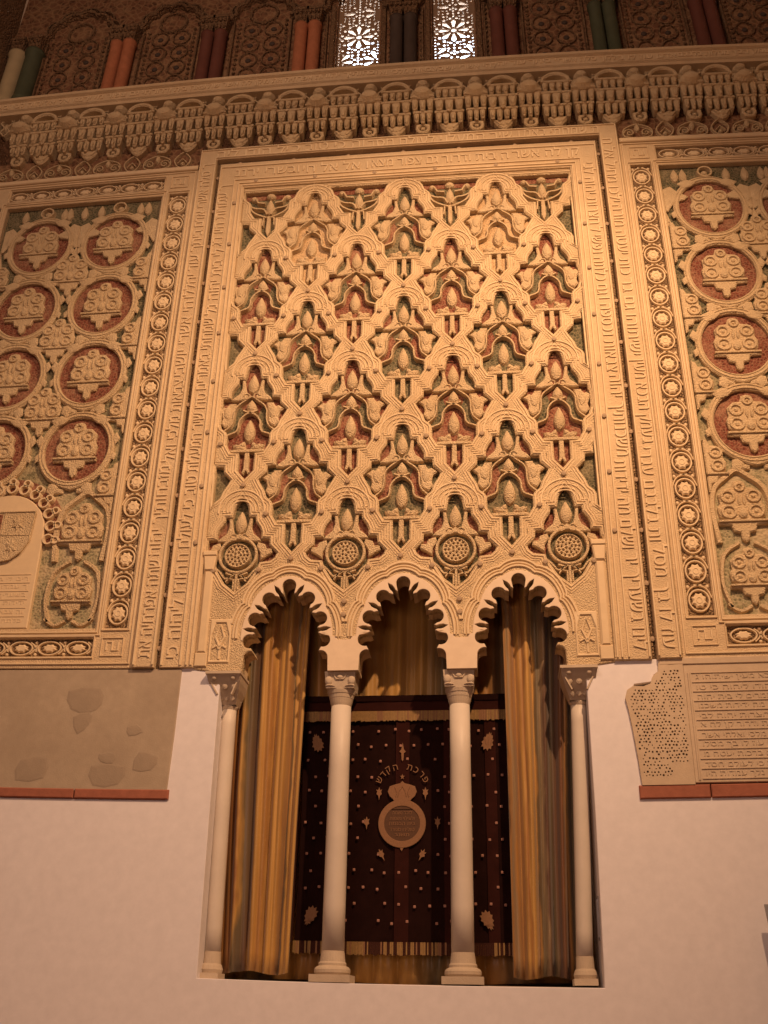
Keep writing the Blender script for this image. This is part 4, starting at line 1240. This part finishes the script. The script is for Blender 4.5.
bricks(1.715, 4.75, 3.105, 3.20, [2.22, 2.72, 3.3, 3.9], 'red brick ledge under the inscribed stone tablet on the right')
# perforated fragment with its ragged edge
frag = [(1.742, 3.20), (1.728, 3.40), (1.708, 3.6), (1.69, 3.75), (1.672, 3.84), (1.69, 3.90), (1.735, 3.93), (1.81, 3.925), (1.865, 3.945), (1.885, 4.00), (1.93, 4.04), (1.935, 4.10), (2.02, 4.085), (2.115, 4.09), (2.115, 3.20), (1.95, 3.20)]
FGE = empty('stucco_fragment', (1.9, .04, 3.2), 'finely pierced stucco fragment with a ragged left edge, right of the niche', 'fragment')
hs = []; rr = random.Random(9)
zz = 3.27; r = 0
while zz < 4.06:
    xx = 1.70 + (.0125 if r % 2 else 0)
    while xx < 2.09:
        p = (xx + rr.uniform(-.004, .004), zz + rr.uniform(-.004, .004))
        if all(pip((p[0] + a, p[1] + c), frag) for a in (-.022, .022) for c in (-.022, .022)) and not (1.96 < p[0] and p[1] < 3.36) and rr.random() < .85:
            a0 = rr.uniform(0, 3); sz = rr.uniform(.005, .0095)
            hs.append([(p[0] + sz * math.cos(a0 + k * 1.2566), p[1] + sz * math.sin(a0 + k * 1.2566)) for k in range(5)])
        xx += .025
    zz += .024; r += 1
b = MB(); b.relief(frag, hs, .10, -.012, .0); obj('pierced_face', b, 'tablet', FGE)
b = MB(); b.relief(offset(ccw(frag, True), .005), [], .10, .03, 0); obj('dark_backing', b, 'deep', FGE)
TB = empty('inscribed_tablet', (3.3, .05, 3.2), 'beige stone tablet with rows of Hebrew text at the right edge', 'tablet')
b = MB(); b.relief(rect(2.115, 4.75, 3.21, 4.13), [], .10, -.004, .006)
b.relief(rect(1.94, 4.75, 4.085, 4.14), [], .10, -.014, .006)
obj('tablet_face', b, 'tablet', TB)
b = MB()
b.ridge(dens([(2.15, 3.23), (2.15, 4.02)], .3, False), .010, -.003, .008)
for i in range(12):
    z = 4.02 - i * .071
    b.ridge(dens([(2.17, z), (4.7, z)], .3, False), .0045, -.003, .008)
    if i < 11:
        for k in range(3):
            letters(b, heb(17), .052, 2.47 + k * .58, z - .036, -.004, 0, .005, .54)
o = obj('text_rows', b, 'tablet', TB)
# grey stand at the right edge
GS = empty('display_stand', (2.84, -.1, 0), 'grey metal display stand cut by the right edge of the picture', 'stand')
b = MB(); b.frustum(2.81, -.115, 1.25, 2.372, .29, .012, .37, .012); obj('panel', b, 'grey', GS)
b = MB(); b.box(2.81, 2.87, -.103, -.065, 0.03, 2.0); b.box(2.6, 3.05, -.30, -.02, 0.0, .03); obj('post', b, 'steel', GS)

# ------------------------------------------------------------------ cubic warp of the wall meshes, fitted to the lens's barrel curvature
BOW = [(0, 0, .0031, -.0103), (0, 1, .0063, .1270), (0, 2, -.0059, .0253), (0, 3, -.0056, -.2286), (1, 0, .0818, .0084), (1, 1, .0337, -.0084),
       (1, 2, -.1915, -.0410), (2, 0, -.0107, -.0081), (2, 1, -.0337, -.2040), (3, 0, -.1687, -.0096)]
def bow(x, z):
    X_, Z_ = x / 5, (z - 6) / 6; X_ = max(-1.02, min(1.02, X_)); Z_ = max(-1, min(1.15, Z_))
    ax_ = az_ = 0
    for i, j, a, c in BOW: t = X_ ** i * Z_ ** j; ax_ += a * t; az_ += c * t
    return x + ax_, z + az_
SKIP = {'floor', 'ceiling', 'wall_left', 'wall_right', 'wall_front', 'display_stand'}
def root(o):
    while o.parent: o = o.parent
    return o
for o in list(C.objects):
    if o.type != 'MESH' or root(o).name in SKIP: continue
    if o.data.users > 1: o.data = o.data.copy()
    w = wloc(o)
    for v in o.data.vertices:
        p = v.co + w; nx_, nz_ = bow(p.x, p.z); v.co = Vector((nx_, p.y, nz_)) - w
    o.data.update()

# ------------------------------------------------------------------ CAMERA
yaw, pit, rol = -.1103157, .4667749, .0185245
fw = Vector((math.sin(yaw) * math.cos(pit), math.cos(yaw) * math.cos(pit), math.sin(pit)))
r = Vector((math.cos(yaw), -math.sin(yaw), 0)); u = r.cross(fw)
r2 = r * math.cos(rol) + u * math.sin(rol); u2 = -r * math.sin(rol) + u * math.cos(rol)
cam = bpy.data.cameras.new('camera'); co = bpy.data.objects.new('camera', cam); C.objects.link(co)
mw = Matrix((r2, u2, -fw)).transposed().to_4x4(); mw.translation = Vector(CAM); co.matrix_world = mw
cam.sensor_fit = 'VERTICAL'; cam.sensor_height = 36; cam.lens = 1000 / 1024 * 36; cam.clip_start = .05
bpy.context.scene.camera = co

# ------------------------------------------------------------------ LIGHT
def light(kind, name, loc, aim, energy, col, **kw):
    l = bpy.data.lights.new(name, kind); l.energy = energy; l.color = col
    for k, v in kw.items(): setattr(l, k, v)
    o = bpy.data.objects.new(name, l); C.objects.link(o); o.location = loc
    o.rotation_euler = (Vector(aim) - Vector(loc)).to_track_quat('-Z', 'Y').to_euler(); return o
light('SPOT', 'ceiling_spotlight', (3.1, -6.0, 10.8), (.1, 0, 5.7), 3600, (1, .60, .33), spot_size=math.radians(68), spot_blend=1, shadow_soft_size=.10)
light('AREA', 'high_fill', (-2, -7.5, 10.8), (-.5, 0, 3.5), 250, (1, .62, .42), size=2.5)  # added soft fill from above, not a lamp of the hall
light('AREA', 'low_fill', (-1, -8, 3.5), (0, 0, 2), 68, (1, .64, .52), size=2.0)  # added low fill that lifts the white plaster and the niche
w = bpy.data.worlds.new('sky'); bpy.context.scene.world = w; w.use_nodes = True
bg = w.node_tree.nodes['Background']; bg.inputs[0].default_value = (.80, .87, 1, 1); bg.inputs[1].default_value = 9

sc = bpy.context.scene
sc.view_settings.view_transform = 'Standard'; sc.view_settings.look = 'None'
sc.view_settings.exposure = .12; sc.view_settings.gamma = 1; sc.view_settings.use_curve_mapping = False
try:
    sc.cycles.use_denoising = True; sc.cycles.denoiser = 'OPENIMAGEDENOISE'
    sc.cycles.max_bounces = 6; sc.cycles.diffuse_bounces = 4
except Exception: pass
